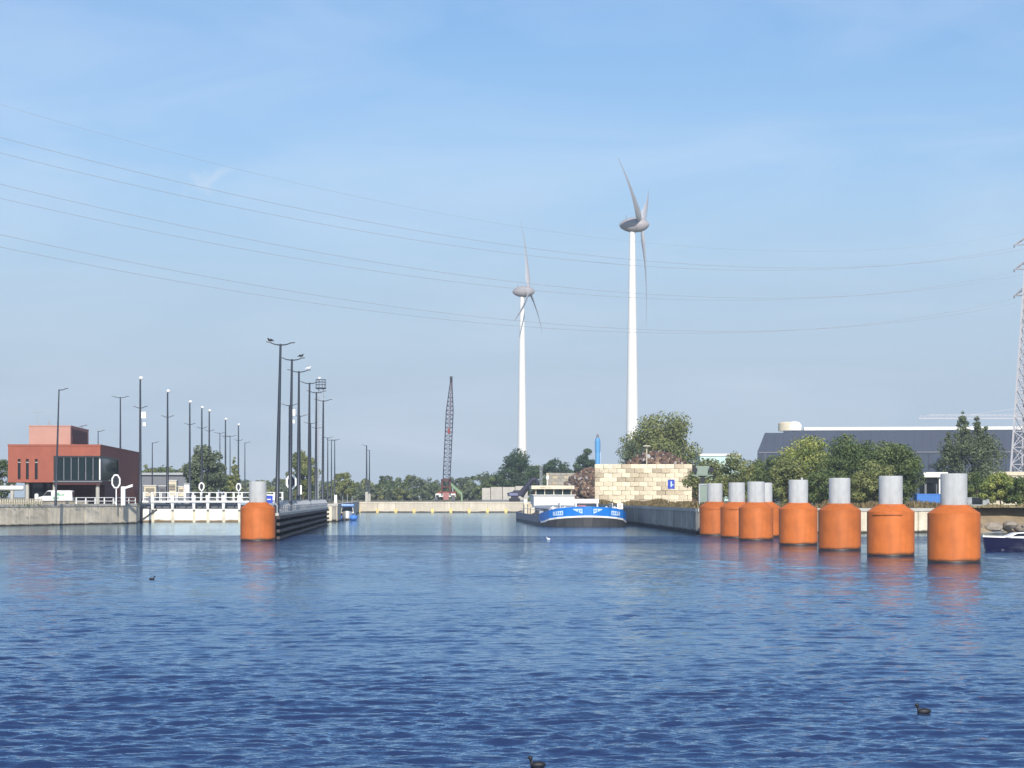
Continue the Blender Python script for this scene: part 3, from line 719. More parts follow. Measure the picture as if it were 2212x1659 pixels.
# corner window: black frame, mullions, panes, sill
fr = MB(); fr.box(xw,0.02,-0.04,0.22,wt-0.28,wt-0.003).box(xw,0.02,-0.04,0.22,wb,wb+0.2).box(xw,xw+0.45,-0.04,0.22,wb+0.203,wt-0.283)
fr.box(-0.22,0.04,0.223,tw_-0.01,wt-0.28,wt-0.003).box(-0.22,0.04,0.223,tw_-0.01,wb,wb+0.2).box(-0.22,0.04,tw_-0.4,tw_-0.01,wb+0.203,wt-0.283)
frm = fr.build('window_frame', BLACKM, bl)
nm = 6
for k in range(1, nm): 
    xk = xw+0.45 + (6.7)*k/nm; MB().box(xk-0.06,xk+0.06,-0.01,0.12,wb+0.203,wt-0.283).build('mullion', GREYSHED, frm)
for k in range(nm):
    xa = xw+0.45 + 6.5*k/nm+0.07; xb = xw+0.45+6.5*(k+1)/nm-0.01; MB().box(xa,xb,0.13,0.15,wb+0.203,wt-0.283).build('pane', GLASS, bl)
for k in range(5):
    ya = 0.3 + (tw_-0.8)*k/5; yb = 0.3+(tw_-0.8)*(k+1)/5-0.12; MB().box(-0.12,-0.1,ya,yb,wb+0.203,wt-0.283).build('pane', GLASS, bl)
MB().box(-0.42,-0.02,0.25,0.6,wb+0.203,wt-0.29).build('corner_column', WHITE, bl)
MB().box(xw-0.1,0.25,-0.25,-0.045,wb-0.14,wb+0.06).build('sill', GREYSHED, bl)
dk = MB()
for k in range(4): dk.box(-5.8+k*1.45,-4.9+k*1.45,1.6,2.4,wb+0.1,wb+0.95).box(-5.65+k*1.45,-5.05+k*1.45,1.5,1.58,wb+0.96,wb+1.45)
dk.build('desk_row', CREAM, bl)
for px in (-13.6,-11.3,-7.1,-0.5): MB().lathe([(0.32,0),(0.30,0.1),(0.30,zf-0.002)], 16, (px,0.8,0)).build('pillar', CONC_PLAIN, bl)
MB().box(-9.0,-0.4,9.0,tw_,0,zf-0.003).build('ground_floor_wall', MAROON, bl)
MB().box(xl+1,-9.003,10.0,30,0,zf-0.003).build('ground_floor_glazing', DGLASS, bl)
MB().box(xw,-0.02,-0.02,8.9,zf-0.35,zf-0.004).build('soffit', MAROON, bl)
u = MB(); uz = 15.25-GROUND; u.box(-11.5,-5.1,4.0,26,zr+0.002,uz-0.2); ub = u.build('roof_block', PINK, bl)
MB().box(-11.56,-5.04,3.94,26.06,uz-0.198,uz).build('roof_block_cap', PINK, ub)
MB().box(-5.09,-5.05,6,24,zr+0.3,uz-0.5).build('roof_block_painted_shade', MAROON, ub)  # dark sheet paints the shade on the roof block's right side
an = MB(); an.tube((-10.8,8,uz),(-10.8,8,uz+2.2),0.04,n=5).tube((-11.4,8,uz+2.15),(-10.2,8,uz+2.15),0.035,n=5); an.build('antenna', GALV, bl)
MB().tube((-9.0,8,uz),(-9.0,8,uz+0.8),0.12,n=8).build('vent_pipe', GALV, bl)
MB().hexa([(-5.6,18,uz+0.3),(-4.4,18,uz+0.5),(-4.4,19,uz+0.5),(-5.6,19,uz+0.3),(-5.6,18,uz+0.36),(-4.4,18,uz+0.56),(-4.4,19,uz+0.56),(-5.6,19,uz+0.36)]).tube((-5.2,18.5,uz-0.02),(-5.2,18.5,uz+0.34),0.05).build('roof_panel', GREYSHED, bl)

# van in front of the building
vn = thing('delivery_van', 'white van with green markings parked under the red building', 'van', (X(124,322), 321, GROUND), R(2))
vb = MB().prism_y([(-2.75,0.35),(-2.8,0.95),(-2.65,1.15),(-1.75,1.38),(-1.15,2.12),(-0.9,2.22),(2.35,2.22),(2.55,2.05),(2.62,0.95),(2.62,0.35)],-0.95,0.95).build('body', WHITE, vn)
MB().prism_y([(-1.72,1.40),(-1.15,2.06),(-0.55,2.06),(-0.55,1.40)],-0.965,-0.952).build('side_window', DGLASS, vn)
MB().hexa([(-1.83,-0.8,1.38),(-1.78,-0.8,1.38),(-1.78,0.8,1.38),(-1.83,0.8,1.38),(-1.22,-0.75,2.10),(-1.17,-0.75,2.10),(-1.17,0.75,2.10),(-1.22,0.75,2.10)]).build('windscreen', DGLASS, vn)
MB().prism_y([(0.1,1.45),(0.5,1.95),(0.8,1.55),(1.4,1.7),(1.4,1.45)],-0.964,-0.953).box(-0.3,0.6,-0.964,-0.953,0.95,1.2).build('green_marking', VANGREEN, vn)
MB().box(2.621,2.65,-0.8,0.8,1.2,2.0).build('rear_window', MAROON, vn)  # maroon reflection painted into the rear glass colour
for x in (-1.75, 1.6):
    for y in (-0.92, 0.74):
        wh = MB().tube((x,y,0.34),(x,y+0.18,0.34),0.34,n=16).build('wheel', WETBLACK, vn); MB().tube((x,y-0.012,0.34),(x,y-0.002,0.34),0.19,n=12).build('rim', GALV, wh)
for y in (-0.7, 0.7): MB().ell((-2.74,y,0.95),(0.08,0.16,0.12),8,6).build('headlight', GALV, vn)

# low parapet, railings, boom barrier on the left quay
def along(px, d0=None):
    a = Vector((-130,155.7,0)); b = Vector((*SH['B'],0)); t = (X(1,1)*0)
    k = (px-CX)/F; # ray x = k*y
    s = (k*a.y - a.x)/((b.x-a.x) - k*(b.y-a.y)); return a + (b-a)*s
qd = (Vector((*SH['B'],0))-Vector((-130,155.7,0))).normalized(); qn = Vector((-qd.y, qd.x, 0))    # away from water
pa = along(-60)+qn*2.2; pb = along(215)+qn*2.2; PLn = (pb-pa).length
par = thing('parapet_wall', 'low sandy parapet wall behind the edge of the stained quay', 'wall', (pa.x,pa.y,GROUND), math.atan2(qd.y,qd.x))
MB().box(0,PLn,-0.2,0.2,0,0.62).build('wall_body', CONC, par); MB().box(-0.05,PLn+0.05,-0.28,0.28,0.621,0.72).build('coping', CONC_PLAIN, par)
def railing(label, p, q, h, n, m=WHITE, r=0.05, mid=1, zb=GROUND):
    d = (q-p); Ln = d.length
    t = thing('railing', label, 'railing', (p.x,p.y,zb), math.atan2(d.y,d.x))
    me = MB().cbox((0,0,h/2),(r*2.2,r*2.2,h)).mesh('post', m)
    for i in range(n):
        o = bpy.data.objects.new('post', me); COL.objects.link(o); o.parent = t; o.location = (Ln*i/(n-1),0,0)
    b = MB()
    for k in range(mid+1): z = h - k*h*0.45; b.tube((0,0,z-r*0.3),(Ln,0,z-r*0.3),r,n=6)
    b.build('rail', m, t); return t
a = along(-40)+qn*1.2; b = along(105)+qn*1.2
railing('low cream post railing on the quay edge in front of the parked van', a, b, 0.95, 30, CREAM, 0.06, 1)
a = along(176)+qn*0.9; b = along(256)+qn*0.9
railing('white framed railing on the quay edge under the corner window', a, b, 1.15, 5, WHITE, 0.07, 1)
a = along(260)+qn*0.9; b = Vector((*SH['B'],0))+Vector((-1.2,6,0))
railing('short white railing between the camera post and the lock gate', a, b, 1.15, 4, WHITE, 0.07, 1)
bb = thing('boom_barrier', 'thick white horizontal boom on a post in front of the red building', 'barrier', (X(-40,312), 312, GROUND))
x1 = X(52,312)-X(-40,312)
MB().path([(-2,0,Z(1054.5,312)-GROUND),(x1-0.5,0,Z(1054.5,312)-GROUND),(x1-0.12,0,Z(1054.5,312)-GROUND),(x1,0,Z(1054.5,312)-GROUND)], [0.36,0.36,0.33,0.15], 12).build('boom', WHITE, bb, True)
MB().box(-1.6,-0.9,-0.4,0.4,0,1.72).build('pedestal', GREYSHED, bb)
MB().box(x1-1.9,x1-1.6,-0.15,0.15,0,1.66).build('rest_post', CONC_PLAIN, bb)
for px, lab in ((79,'small white bollard beside the nose of the parked van'),):
    MB_ = MB().lathe([(0.30,0),(0.30,1.55),(0.24,1.68),(0.08,1.73)], 14); o = MB_.build('bollard', WHITE, None, True, (X(px,312),312,GROUND)); tag(o, lab, 'bollard')

# ------------------------------------------------------------------ trees
def crown_arrays(seed, w, h, nleaf, leaf, cols, shape='round', ncl=46, dp=None, fill=0.9):
    r = np.random.default_rng(seed); dp = dp or w
    c = []
    while len(c) < ncl:
        p = r.uniform(-1, 1, 3); rad = np.linalg.norm(p)
        if rad > 1 or rad < 0.35: continue
        u = (p[2]+1)/2
        if shape == 'cone': k = 1.08 - 0.98*u**0.85
        elif shape == 'poplar': k = min(1.0, 0.55 + 0.9*u) * (1.0 if u < 0.55 else max(0.12, 1.0-1.9*(u-0.55)))
        elif shape == 'spire': k = 1.0 - 0.72*u
        elif shape == 'bush': k = 1.0 - 0.25*u
        else: k = 0.80 + 0.30*math.sin(math.pi*min(1, u*1.2))
        c.append((p[0]*k, p[1]*k, p[2]))
    c = np.array(c)
    sc = np.array([w/2*fill, dp/2*fill, h/2*0.93])
    base_r = 0.5*min(w, h*0.9)
    cr = base_r * r.uniform(0.20, 0.40, ncl) * (0.62 if shape in ('cone','poplar') else 1.0)
    if shape in ('cone', 'poplar'): cr *= (1.15 - 0.75*(c[:,2]+1)/2)
    wt = cr**2; wt /= wt.sum()
    ci = r.choice(ncl, nleaf, p=wt)
    dv = r.normal(size=(nleaf,3)); dv /= np.linalg.norm(dv, axis=1)[:,None]
    rad = cr[ci] * (0.45 + 0.62*r.random(nleaf)**0.7)
    pos = c[ci]*sc + dv*rad[:,None]*np.array([1,1,0.8])
    pos[:,2] = np.maximum(pos[:,2], -h/2*0.98) + h/2
    nrm = dv + r.normal(size=(nleaf,3))*0.42; nrm[:,2] += 0.2; nrm /= np.linalg.norm(nrm, axis=1)[:,None]
    t = np.cross(nrm, r.normal(size=(nleaf,3))); t /= np.linalg.norm(t, axis=1)[:,None]
    b = np.cross(nrm, t)
    s = leaf * r.uniform(0.5, 1.3, nleaf)[:,None]
    vs = np.stack([pos - t*s*0.7, pos + b*s*0.38, pos + t*s*0.7, pos - b*s*0.38], 1).reshape(-1,3)
    q = np.arange(nleaf*4).reshape(-1,4)
    cols = np.array(cols); mixc = r.random(ncl); 
    f = np.clip(mixc[ci] + r.normal(0, 0.22, nleaf), 0, 1)[:,None]
    cc = cols[0]*(1-f) + cols[1]*f
    cc = cc * r.uniform(0.75, 1.25, nleaf)[:,None]
    return vs, q, np.repeat(cc, 4, axis=0)
DKG = [(0.046,0.085,0.038),(0.106,0.159,0.063)]
MDG = [(0.085,0.131,0.046),(0.180,0.223,0.076)]
OLV = [(0.149,0.180,0.063),(0.297,0.317,0.116)]
YLG = [(0.180,0.243,0.063),(0.423,0.435,0.131)]
GRG = [(0.101,0.131,0.076),(0.200,0.237,0.131)]
def tree(name, label, px, ytop, wpx, d, cols, seed, shape='round', zbase=None, nleaf=4200, leaf=0.42, ncl=46, cat='tree', group=None, crown_base=None, fill=0.9, dp=None, spires=()):
    zt = Z(ytop, d) - GROUND; w = wpx/F*d
    cb = (0.22*zt if crown_base is None else crown_base)
    t = thing(name, label, cat, (X(px,d), d, GROUND), 0, group)
    vs, q, cc = crown_arrays(seed, w, zt-cb, nleaf, leaf, cols, shape, ncl, dp, fill); vs[:,2] += cb
    for j, (spx, sy, swp) in enumerate(spires):       # narrow upright leaders
        hh_ = 95/F*d; v2, q2, c2 = crown_arrays(seed*10+j, swp/F*d, hh_, 1800, leaf*0.85, cols, 'spire', 26)
        v2 += np.array([X(spx,d)-X(px,d), 0, Z(sy,d)-GROUND-hh_]); q = np.concatenate([q, q2+len(vs)]); vs = np.concatenate([vs, v2]); cc = np.concatenate([cc, c2])
    o = bpy.data.objects.new('crown', np_mesh('crown', vs, q, LEAF, cc)); COL.objects.link(o); o.parent = t
    r = random.Random(seed); tb = MB(); rr0 = max(0.10, 0.022*zt)
    topz = cb + (zt-cb)*0.62
    tb.path([(0,0,-0.2),(0.05,0,cb*0.6),(r.uniform(-.2,.2),0.1,cb+(topz-cb)*0.4),(r.uniform(-.3,.3),0,topz)], [rr0*1.3,rr0,rr0*0.7,rr0*0.2], 8)
    for k in range(7):
        z0 = cb*0.8 + (topz-cb*0.8)*r.random()*0.8; a = r.uniform(0,6.28); L_ = w*r.uniform(.22,.38)
        tb.path([(0,0,z0),(math.cos(a)*L_*0.5,math.sin(a)*L_*0.5,z0+L_*0.35),(math.cos(a)*L_,math.sin(a)*L_,z0+L_*0.8)], [rr0*0.55,rr0*0.35,rr0*0.1], 5)
    tb.build('stem' if cat == 'bush' else 'trunk', BARK, t)
    return t
tree('broadleaf_tree', 'dark round tree behind the lock masts and cabinets', 443, 962, 82, 440, GRG, 1, nleaf=11000, ncl=70, crown_base=0.8)
tree('broadleaf_tree', 'tree just showing beside the left wall of the red building', 2, 990, 70, 430, MDG, 2, nleaf=3000, crown_base=0.8)
tree('conifer_tree', 'pointed dark tree among the far lock masts', 506, 983, 48, 470, OLV, 3, 'cone', nleaf=6500, leaf=0.36, crown_base=0.4)
tree('broadleaf_tree', 'broad low tree right of the pointed tree by the lock', 478, 1022, 60, 480, MDG, 4, nleaf=2600, crown_base=0.4)
tree('broadleaf_tree', 'egg-shaped olive tree behind the island lamp posts', 655, 974, 66, 500, OLV, 5, nleaf=10000, ncl=64, crown_base=0.6)
tree('broadleaf_tree', 'low rounded tree right of the island lamp posts', 738, 1020, 66, 640, OLV, 6, nleaf=3600, leaf=0.5, crown_base=0.4)
tree('broadleaf_tree', 'dark tree at the foot of the more distant wind turbine', 1122, 972, 92, 680, DKG, 7, nleaf=6500, leaf=0.6, crown_base=0.5)
tree('broadleaf_tree', 'dark spreading tree behind the scrap yard', 1195, 987, 92, 690, DKG, 8, nleaf=6000, leaf=0.6, crown_base=0.5)
tree('broadleaf_tree', 'dark upright tree touching the blue silo', 1262, 966, 56, 670, DKG, 9, nleaf=4500, leaf=0.55, crown_base=0.5)
tree('broadleaf_tree', 'low grey-green tree left of the scrap yard trees', 1075, 1018, 80, 720, MDG, 10, nleaf=4200, leaf=0.6, crown_base=0.3)
tree('broadleaf_tree', 'large olive tree towering behind the concrete block wall', 1430, 886, 158, 470, OLV, 11, nleaf=24000, leaf=0.44, ncl=95, crown_base=2.0, fill=0.9)
tree('broadleaf_tree', 'sparse grey shrub-like tree at the base of the nearer wind turbine', 1365, 950, 74, 462, GRG, 12, nleaf=2200, leaf=0.36, ncl=34, crown_base=3)
GB = 'bushy trees along the right bank'
tree('leafy_bush', 'olive bush right of the block wall behind the grey signal frame', 1530, 996, 126, 350, OLV, 13, 'bush', nleaf=8000, leaf=0.30, ncl=70, cat='bush', group=GB, crown_base=0.1)
tree('leafy_bush', 'rounded green bush below the pale teal building', 1598, 980, 149, 338, OLV, 14, 'bush', nleaf=10000, leaf=0.30, ncl=80, cat='bush', group=GB, crown_base=0.1)
tree('leafy_bush', 'light green bush left of the yellowish tree', 1668, 986, 126, 322, MDG, 15, 'bush', nleaf=8000, leaf=0.28, ncl=70, cat='bush', group=GB, crown_base=0.1)
tree('broadleaf_tree', 'yellow-green tree in front of the slate hall', 1748, 946, 155, 312, YLG, 16, 'bush', nleaf=14000, leaf=0.28, ncl=90, group=GB, crown_base=0.1)
tree('broadleaf_tree', 'dark dense tree right of the yellow-green one', 1846, 938, 172, 302, MDG, 17, 'bush', nleaf=16000, leaf=0.28, ncl=100, group=GB, crown_base=0.1)
tree('broadleaf_tree', 'dark dense tree left of the small blue container', 1930, 950, 149, 296, MDG, 18, 'bush', nleaf=14000, leaf=0.28, ncl=90, group=GB, crown_base=0.1)
tree('poplar_tree', 'tall feathery poplar in front of the slate hall near the pylon', 2098, 925, 172, 320, GRG, 19, 'bush', nleaf=11000, leaf=0.26, ncl=90, group=GB, crown_base=1.2, spires=((2078,878,42),(2112,892,36),(2130,908,30),(2048,930,34)))
tree('leafy_bush', 'small olive bush between the light green bush and the yellow-green tree', 1704, 985, 92, 306, OLV, 31, 'bush', nleaf=6000, leaf=0.28, ncl=60, cat='bush', group=GB, crown_base=0.1)
tree('leafy_bush', 'low olive shrub in front of the two dark dense trees', 1890, 1000, 138, 288, OLV, 32, 'bush', nleaf=8000, leaf=0.26, ncl=70, cat='bush', group=GB, crown_base=0.1)
tree('leafy_bush', 'low shrub at the foot of the yellow-green tree', 1785, 1010, 138, 290, MDG, 33, 'bush', nleaf=7000, leaf=0.26, ncl=70, cat='bush', group=GB, crown_base=0.1)
tree('leafy_bush', 'feathery bush below the poplar beside the grey container', 2108, 1022, 126, 280, MDG, 20, 'bush', nleaf=8000, leaf=0.24, ncl=70, cat='bush', group=GB, crown_base=0.1)
tree('leafy_bush', 'yellow-green bush on the bank above the navy speedboat', 2162, 1022, 114, 262, YLG, 21, 'bush', nleaf=8000, leaf=0.22, ncl=70, cat='bush', group=GB, crown_base=0.1)
tree('leafy_bush', 'dark green bush on the bank below the pylon', 2222, 1024, 103, 258, MDG, 22, 'bush', nleaf=8000, leaf=0.22, ncl=70, cat='bush', group=GB, crown_base=0.1)

# far wood behind the far quay: one mass
def wood(name, label, spec, seed, cols_list, leaf):
    A, B, C_ = [], [], []; off = 0; r = np.random.default_rng(seed)
    for (px, ytop, wpx, d, n) in spec:
        h = Z(ytop,d)-GROUND; vs, q, cc = crown_arrays(int(r.integers(1e6)), wpx/F*d, h, n, leaf, cols_list[int(r.integers(len(cols_list)))], 'round', 26)
        vs += np.array([X(px,d), d, GROUND]); A.append(vs); B.append(q+off); C_.append(cc); off += len(vs)
    o = bpy.data.objects.new(name, np_mesh(name, np.concatenate(A), np.concatenate(B), LEAF, np.concatenate(C_))); COL.objects.link(o)
    return tag(o, label, 'wood', kind='stuff')
rs = random.Random(8); spec = []
tops = [(540,1030),(600,1034),(640,1036),(700,1032),(760,1040),(800,1030),(830,1026),(880,1026),(930,1030),(975,1031),(1010,1028),(1050,1016),(1090,1020)]
def topy(px):
    for (a, ya), (b, yb) in zip(tops[:-1], tops[1:]):
        if a <= px <= b: return ya + (yb-ya)*(px-a)/(b-a)
    return 1032
for px in range(520, 1120, 17): spec.append((px, topy(px)+rs.uniform(-3,7), rs.uniform(36,62), rs.uniform(820,900), 1000))
for px in range(500, 1120, 20): spec.append((px, 1048+rs.uniform(-5,6), rs.uniform(30,50), rs.uniform(760,800), 700))
wood('far_wood', 'grey-green wood of rounded trees beyond the far quay', spec, 5, [GRG, OLV, MDG, GRG], 0.85)
wood('far_wood', 'low olive tree belt behind the long grey shed', [(px, 1000+rs.uniform(-3,10), rs.uniform(40,60), rs.uniform(640,690), 1100) for px in range(300, 430, 14)], 6, [OLV, MDG], 0.65)
wood('far_wood', 'dark tree belt behind the concrete block yard', [(px, 998+rs.uniform(-4,10), rs.uniform(40,60), rs.uniform(720,760), 900) for px in range(1140, 1330, 18)], 7, [DKG, MDG], 0.7)

# dry weeds along the right bank top
def weeds(name, label, pts, n, hgt, cols, seed):
    r = np.random.default_rng(seed); seg = r.integers(len(pts)-1, size=n); t = r.random(n)
    P0 = np.array([p[:2] for p in pts]); p = P0[seg]*(1-t)[:,None] + P0[seg+1]*t[:,None]
    p = p + r.normal(0, 1.0, (n,2))*np.array([0.6,1.6]); p[:,1] += 1.8
    hh = hgt*r.uniform(0.3,1.1,n)*(0.55+0.45*np.sin(p[:,0]*0.9)*np.sin(p[:,0]*0.37+1))
    a = r.uniform(0, math.pi, n); dx = np.cos(a)*0.12; dy = np.sin(a)*0.12; lx = r.normal(0,0.18,n)
    z0 = np.full(n, GROUND-0.02)
    v = np.stack([np.stack([p[:,0]-dx,p[:,1]-dy,z0],1), np.stack([p[:,0]+dx,p[:,1]+dy,z0],1), np.stack([p[:,0]+dx*0.4+lx,p[:,1]+dy*0.4,z0+hh],1), np.stack([p[:,0]-dx*0.4+lx,p[:,1]-dy*0.4,z0+hh],1)],1).reshape(-1,3)
    c = np.array(cols); f = r.random(n)[:,None]; cc = np.repeat(c[0]*(1-f)+c[1]*f, 4, axis=0)
    o = bpy.data.objects.new(name, np_mesh(name, v, np.arange(n*4).reshape(-1,4), LEAF, cc)); COL.objects.link(o)
    return tag(o, label, 'grass', kind='stuff')
DRY = [(0.14,0.105,0.05),(0.30,0.235,0.115)]
weeds('dry_weeds', 'dry brown weeds on top of the right quay', [(18.6,325),(21.8,233),(50.5,242.5)], 7000, 1.1, DRY, 3)
weeds('dry_weeds', 'dry brown weeds at the foot of the block wall', [(15,380),(33,380)], 3500, 1.0, DRY, 4)
weeds('dry_grass', 'straw coloured grass on the bank above the boulders', [(50.5,243),(57,247),(95,243)], 3000, 0.7, [(0.30,0.24,0.12),(0.40,0.33,0.18)], 5)
weeds('quay_grass', 'green and yellow grass tufts along the left quay edge', [(-105,212),(-58,321)], 2500, 0.35, [(0.10,0.11,0.03),(0.24,0.21,0.09)], 6)

# ------------------------------------------------------------------ concrete block walls and scrap yard
def block_wall(label, px0, px1, d, rows, m, seed, ends=True):
    x0 = X(px0,d); n = round((X(px1,d)-x0)/1.6)
    t = thing('block_wall', label, 'wall', (x0, d, GROUND)); r = random.Random(seed)
    ms = []
    for L_ in (1.545, 0.745):
        b = MB().box(0,L_,0,0.8,0,0.785)
        e = 0.03; 
        b = MB().hexa([(e,e*0.3,0),(L_-e,e*0.3,0),(L_-e,0.8,0),(e,0.8,0),(0,0,0.04),(L_,0,0.04),(L_,0.8,0.04),(0,0.8,0.04)])
        b.hexa([(0,0,0.041),(L_,0,0.041),(L_,0.8,0.041),(0,0.8,0.041),(0,0,0.72),(L_,0,0.72),(L_,0.8,0.72),(0,0.8,0.72)])
        b.hexa([(0,0,0.721),(L_,0,0.721),(L_,0.8,0.721),(0,0.8,0.721),(e,e,0.765),(L_-e,e,0.765),(L_-e,0.8-e,0.765),(e,0.8-e,0.765)])
        ms.append([b.mesh('block', mm) for mm in m])
    for k in range(rows):
        x = 0.0; half = (k % 2 == 1)
        items = ([1] + [0]*(n-1) + [1]) if half else [0]*n
        for it in items:
            w = 1.6 if it == 0 else 0.8
            if not (k == rows-1 and r.random() < 0.0):
                o = bpy.data.objects.new('block', ms[it][0 if r.random() < 0.72 else 1]); COL.objects.link(o); o.parent = t
                o.location = (x + 0.01 + r.uniform(-.02,.02), r.uniform(-0.10,0.10), k*0.8)
            x += w
    return t
BLOCK2 = mat('block_dark_mottled', (0.56, 0.47, 0.33), 0.9, 0.30, 0.7, bump=0.3, streak=0.2)  # darker mottled tan, mixed at random among the blocks
block_wall('tall sunlit wall of stacked concrete blocks right of the blue barge', 1285, 1491, 385, 9, (BLOCK, BLOCK2), 1)
block_wall('further block wall behind the rusty scrap heap', 1180, 1292, 595, 10, (BLOCK_GREY, BLOCK2), 2)
cw = thing('container_wall', 'pale grey low concrete wall of large slabs on the far quay', 'wall', (X(1041,582), 582, GROUND))
for i, (a, b_, y) in enumerate(((1041,1059,1054),(1060,1085,1052),(1086,1112,1052),(1113,1140,1050))):
    MB().box(X(a,582)-X(1041,582)+0.04, X(b_,582)-X(1041,582), (0.0,0.5,0.45,0.55)[i], 1.6, 0, Z(y,582)-GROUND).build('slab', CONC_PLAIN, cw)
MB().box(0,X(1140,582)-X(1041,582),-0.5,-0.1,0,0.5).build('footing', GREYSHED, cw)

def scrap_heap(label, cx, cy, rx, ry, h, n, seed):
    r = np.random.default_rng(seed); t = thing('scrap_heap', label, 'scrap heap', (cx, cy, GROUND))
    m = MB(); N = 26; M = 12; rr = random.Random(seed)
    m.v = []; 
    prof = []
    for k in range(M+1):
        for i in range(N):
            a = 2*math.pi*i/N; u = k/M; rad = (1-u)**0.8*(1+0.12*math.sin(3*a+seed)+0.08*math.sin(7*a)); hgt = h*0.86*(1-(1-u)**1.7)+rr.uniform(-.25,.25)*(0 if k == 0 else 1)
            m.v.append((rx*rad*math.cos(a), ry*rad*math.sin(a), max(0,hgt)))
    m.f = [(k*N+i, k*N+(i+1)%N, (k+1)*N+(i+1)%N, (k+1)*N+i) for k in range(M) for i in range(N)]
    m.build('core', RUSTRED if False else mat('rust_core', (0.09,0.055,0.038), 0.9, 0.4, 1.2), t)
    a = r.uniform(0, 2*math.pi, n); u = r.random(n)**0.75; rad = (1-u)**0.8
    c = np.stack([rx*rad*np.cos(a), ry*rad*np.sin(a), h*0.86*(1-(1-u)**1.7)+r.uniform(0,0.5,n)], 1)
    s = np.stack([r.uniform(.3,2.4,n), r.uniform(.15,1.1,n), r.uniform(.06,.6,n)],1)
    e = r.normal(size=(n,3,3)); Qm, _ = np.linalg.qr(e)
    cor = np.array([(-1,-1,-1),(1,-1,-1),(1,1,-1),(-1,1,-1),(-1,-1,1),(1,-1,1),(1,1,1),(-1,1,1)])*0.5
    loc = cor[None]*s[:,None,:]; v = np.einsum('nij,nkj->nki', Qm, loc) + c[:,None,:]
    v[:,:,2] = np.maximum(v[:,:,2], 0.02)
    fq = np.array([(3,2,1,0),(4,5,6,7),(0,1,5,4),(1,2,6,5),(2,3,7,6),(3,0,4,7)])
    q = (np.arange(n)[:,None,None]*8 + fq[None]).reshape(-1,4)
    pal = np.array([(0.13,0.075,0.048),(0.21,0.135,0.085),(0.05,0.034,0.028),(0.30,0.22,0.15),(0.13,0.095,0.085),(0.38,0.36,0.35)])
    cc = pal[r.choice(6, n, p=[.3,.24,.2,.14,.08,.04])]*r.uniform(.7,1.25,(n,1))
    o = bpy.data.objects.new('scrap_pieces', np_mesh('scrap_pieces', v.reshape(-1,3), q, SCRAP, np.repeat(cc,8,axis=0))); COL.objects.link(o); o.parent = t
    o['kind'] = 'stuff'
    return t
scrap_heap('rusty brown scrap metal heap between the two block walls', X(1278,500), 500, 8.0, 9.0, Z(1018,500)-GROUND+0.6, 3600, 3)
scrap_heap('brown scrap heap peeking over the tall sunlit block wall', X(1418,410), 410, 10.5, 8.0, Z(985,410)-GROUND+1.1, 3000, 4)
lp = thing('yard_lamp', 'small mushroom-shaped lamp above the scrap behind the block wall', 'lamp', (X(1397,402), 402, GROUND))
MB().tube((0,0,0),(0,0,Z(966,402)-GROUND),0.12,n=8).build('pole', CREAM, lp); MB().ell((0,0,Z(964,402)-GROUND),(0.75,0.75,0.22)).build('shade', CREAM, lp, True)

# blue silo
dS = 525; so = thing('silo', 'slim bright blue silo column behind the block walls', 'silo', (X(1291,dS), dS, GROUND)); hS = Z(946,dS)-GROUND
MB().lathe([(0.6,0),(0.6,hS-0.4),(0.5,hS)], 20).build('column', SILO, so, True)
MB().lathe([(0.68,hS-3.4),(0.68,hS-0.8)], 20).build('top_collar', SILO, so, True)
MB().lathe([(0.34,hS),(0.34,hS+0.5),(0.12,hS+1.0)], 12).build('vent_cap', GREYSHED, so, True)
MB().box(0.601,0.72,-0.2,0.2,0,hS-3.5).build('cable_tray', LBLUE, so)

# blue information sign at the foot of the wall, signal frame, right-bank things
sg = thing('information_sign', 'blue rectangular sign on two posts in front of the block wall', 'sign', (X(1450,372), 372, GROUND))
z0 = Z(1056,372)-GROUND; z1 = Z(1036,372)-GROUND
pn = MB().box(-0.6,0.6,0,0.08,z0,z1).build('panel', SIGNBLUE, sg)
MB().box(-0.12,0.12,-0.012,-0.002,z0+0.35,z1-0.3).box(0.122,0.4,-0.012,-0.002,z0+0.6,z0+0.8).build('white_mark', LBLUE, pn)
for x in (-0.5, 0.5): MB().tube((x,0.12,-0.1),(x,0.12,z1),0.07,n=8).build('post', CREAM, sg)
sf = thing('signal_gantry', 'grey-green triangular frame carrying three dark signal lamps beside the dolphins', 'signal light', (X(1517,300), 300, GROUND))
GG = mat('grey_green_paint', (0.22, 0.28, 0.23), 0.6, 0.06)
def sp_(px, py): return (X(px,300)-X(1517,300), Z(py,300)-GROUND)
(ax,az), (bx_,bz), (cx_,cz) = sp_(1500,1015), sp_(1535.5,1015), sp_(1517,1036)
MB().tube((0,0,0),(0,0,cz+0.3),0.13,n=8).build('post', GALV, sf)
fb = MB(); fb.bar((ax-0.3,0,az-0.75),(bx_+0.3,0,bz-0.75),0.14); fb.bar((ax,0,az+0.3),(ax,0,az-0.8),0.1); fb.bar((bx_,0,bz+0.3),(bx_,0,bz-0.8),0.1)
fb.bar((ax,0,az-0.75),(cx_,0,cz+0.1),0.1); fb.bar((bx_,0,bz-0.75),(cx_,0,cz+0.1),0.1); fb.build('frame', GG, sf)
MB().prism_y([(ax+0.2,az-0.65),(bx_-0.2,bz-0.65),(bx_-0.2,bz+0.55),(ax+0.2,az+0.55)],0.12,0.16).build('backing_panel', GG, sf)
for (x, z) in ((ax,az),(bx_,bz),(cx_,cz)):
    MB().tube((x,0.05,z),(x,-0.5,z),0.36,0.40,n=14).build('signal_lamp', BLACKM, sf)
gf = thing('equipment_frame', 'grey upright steel frame right beside the last dolphin at the dark quay', 'frame', (X(1520,238), 238, GROUND))
hh = Z(1045,238)-GROUND
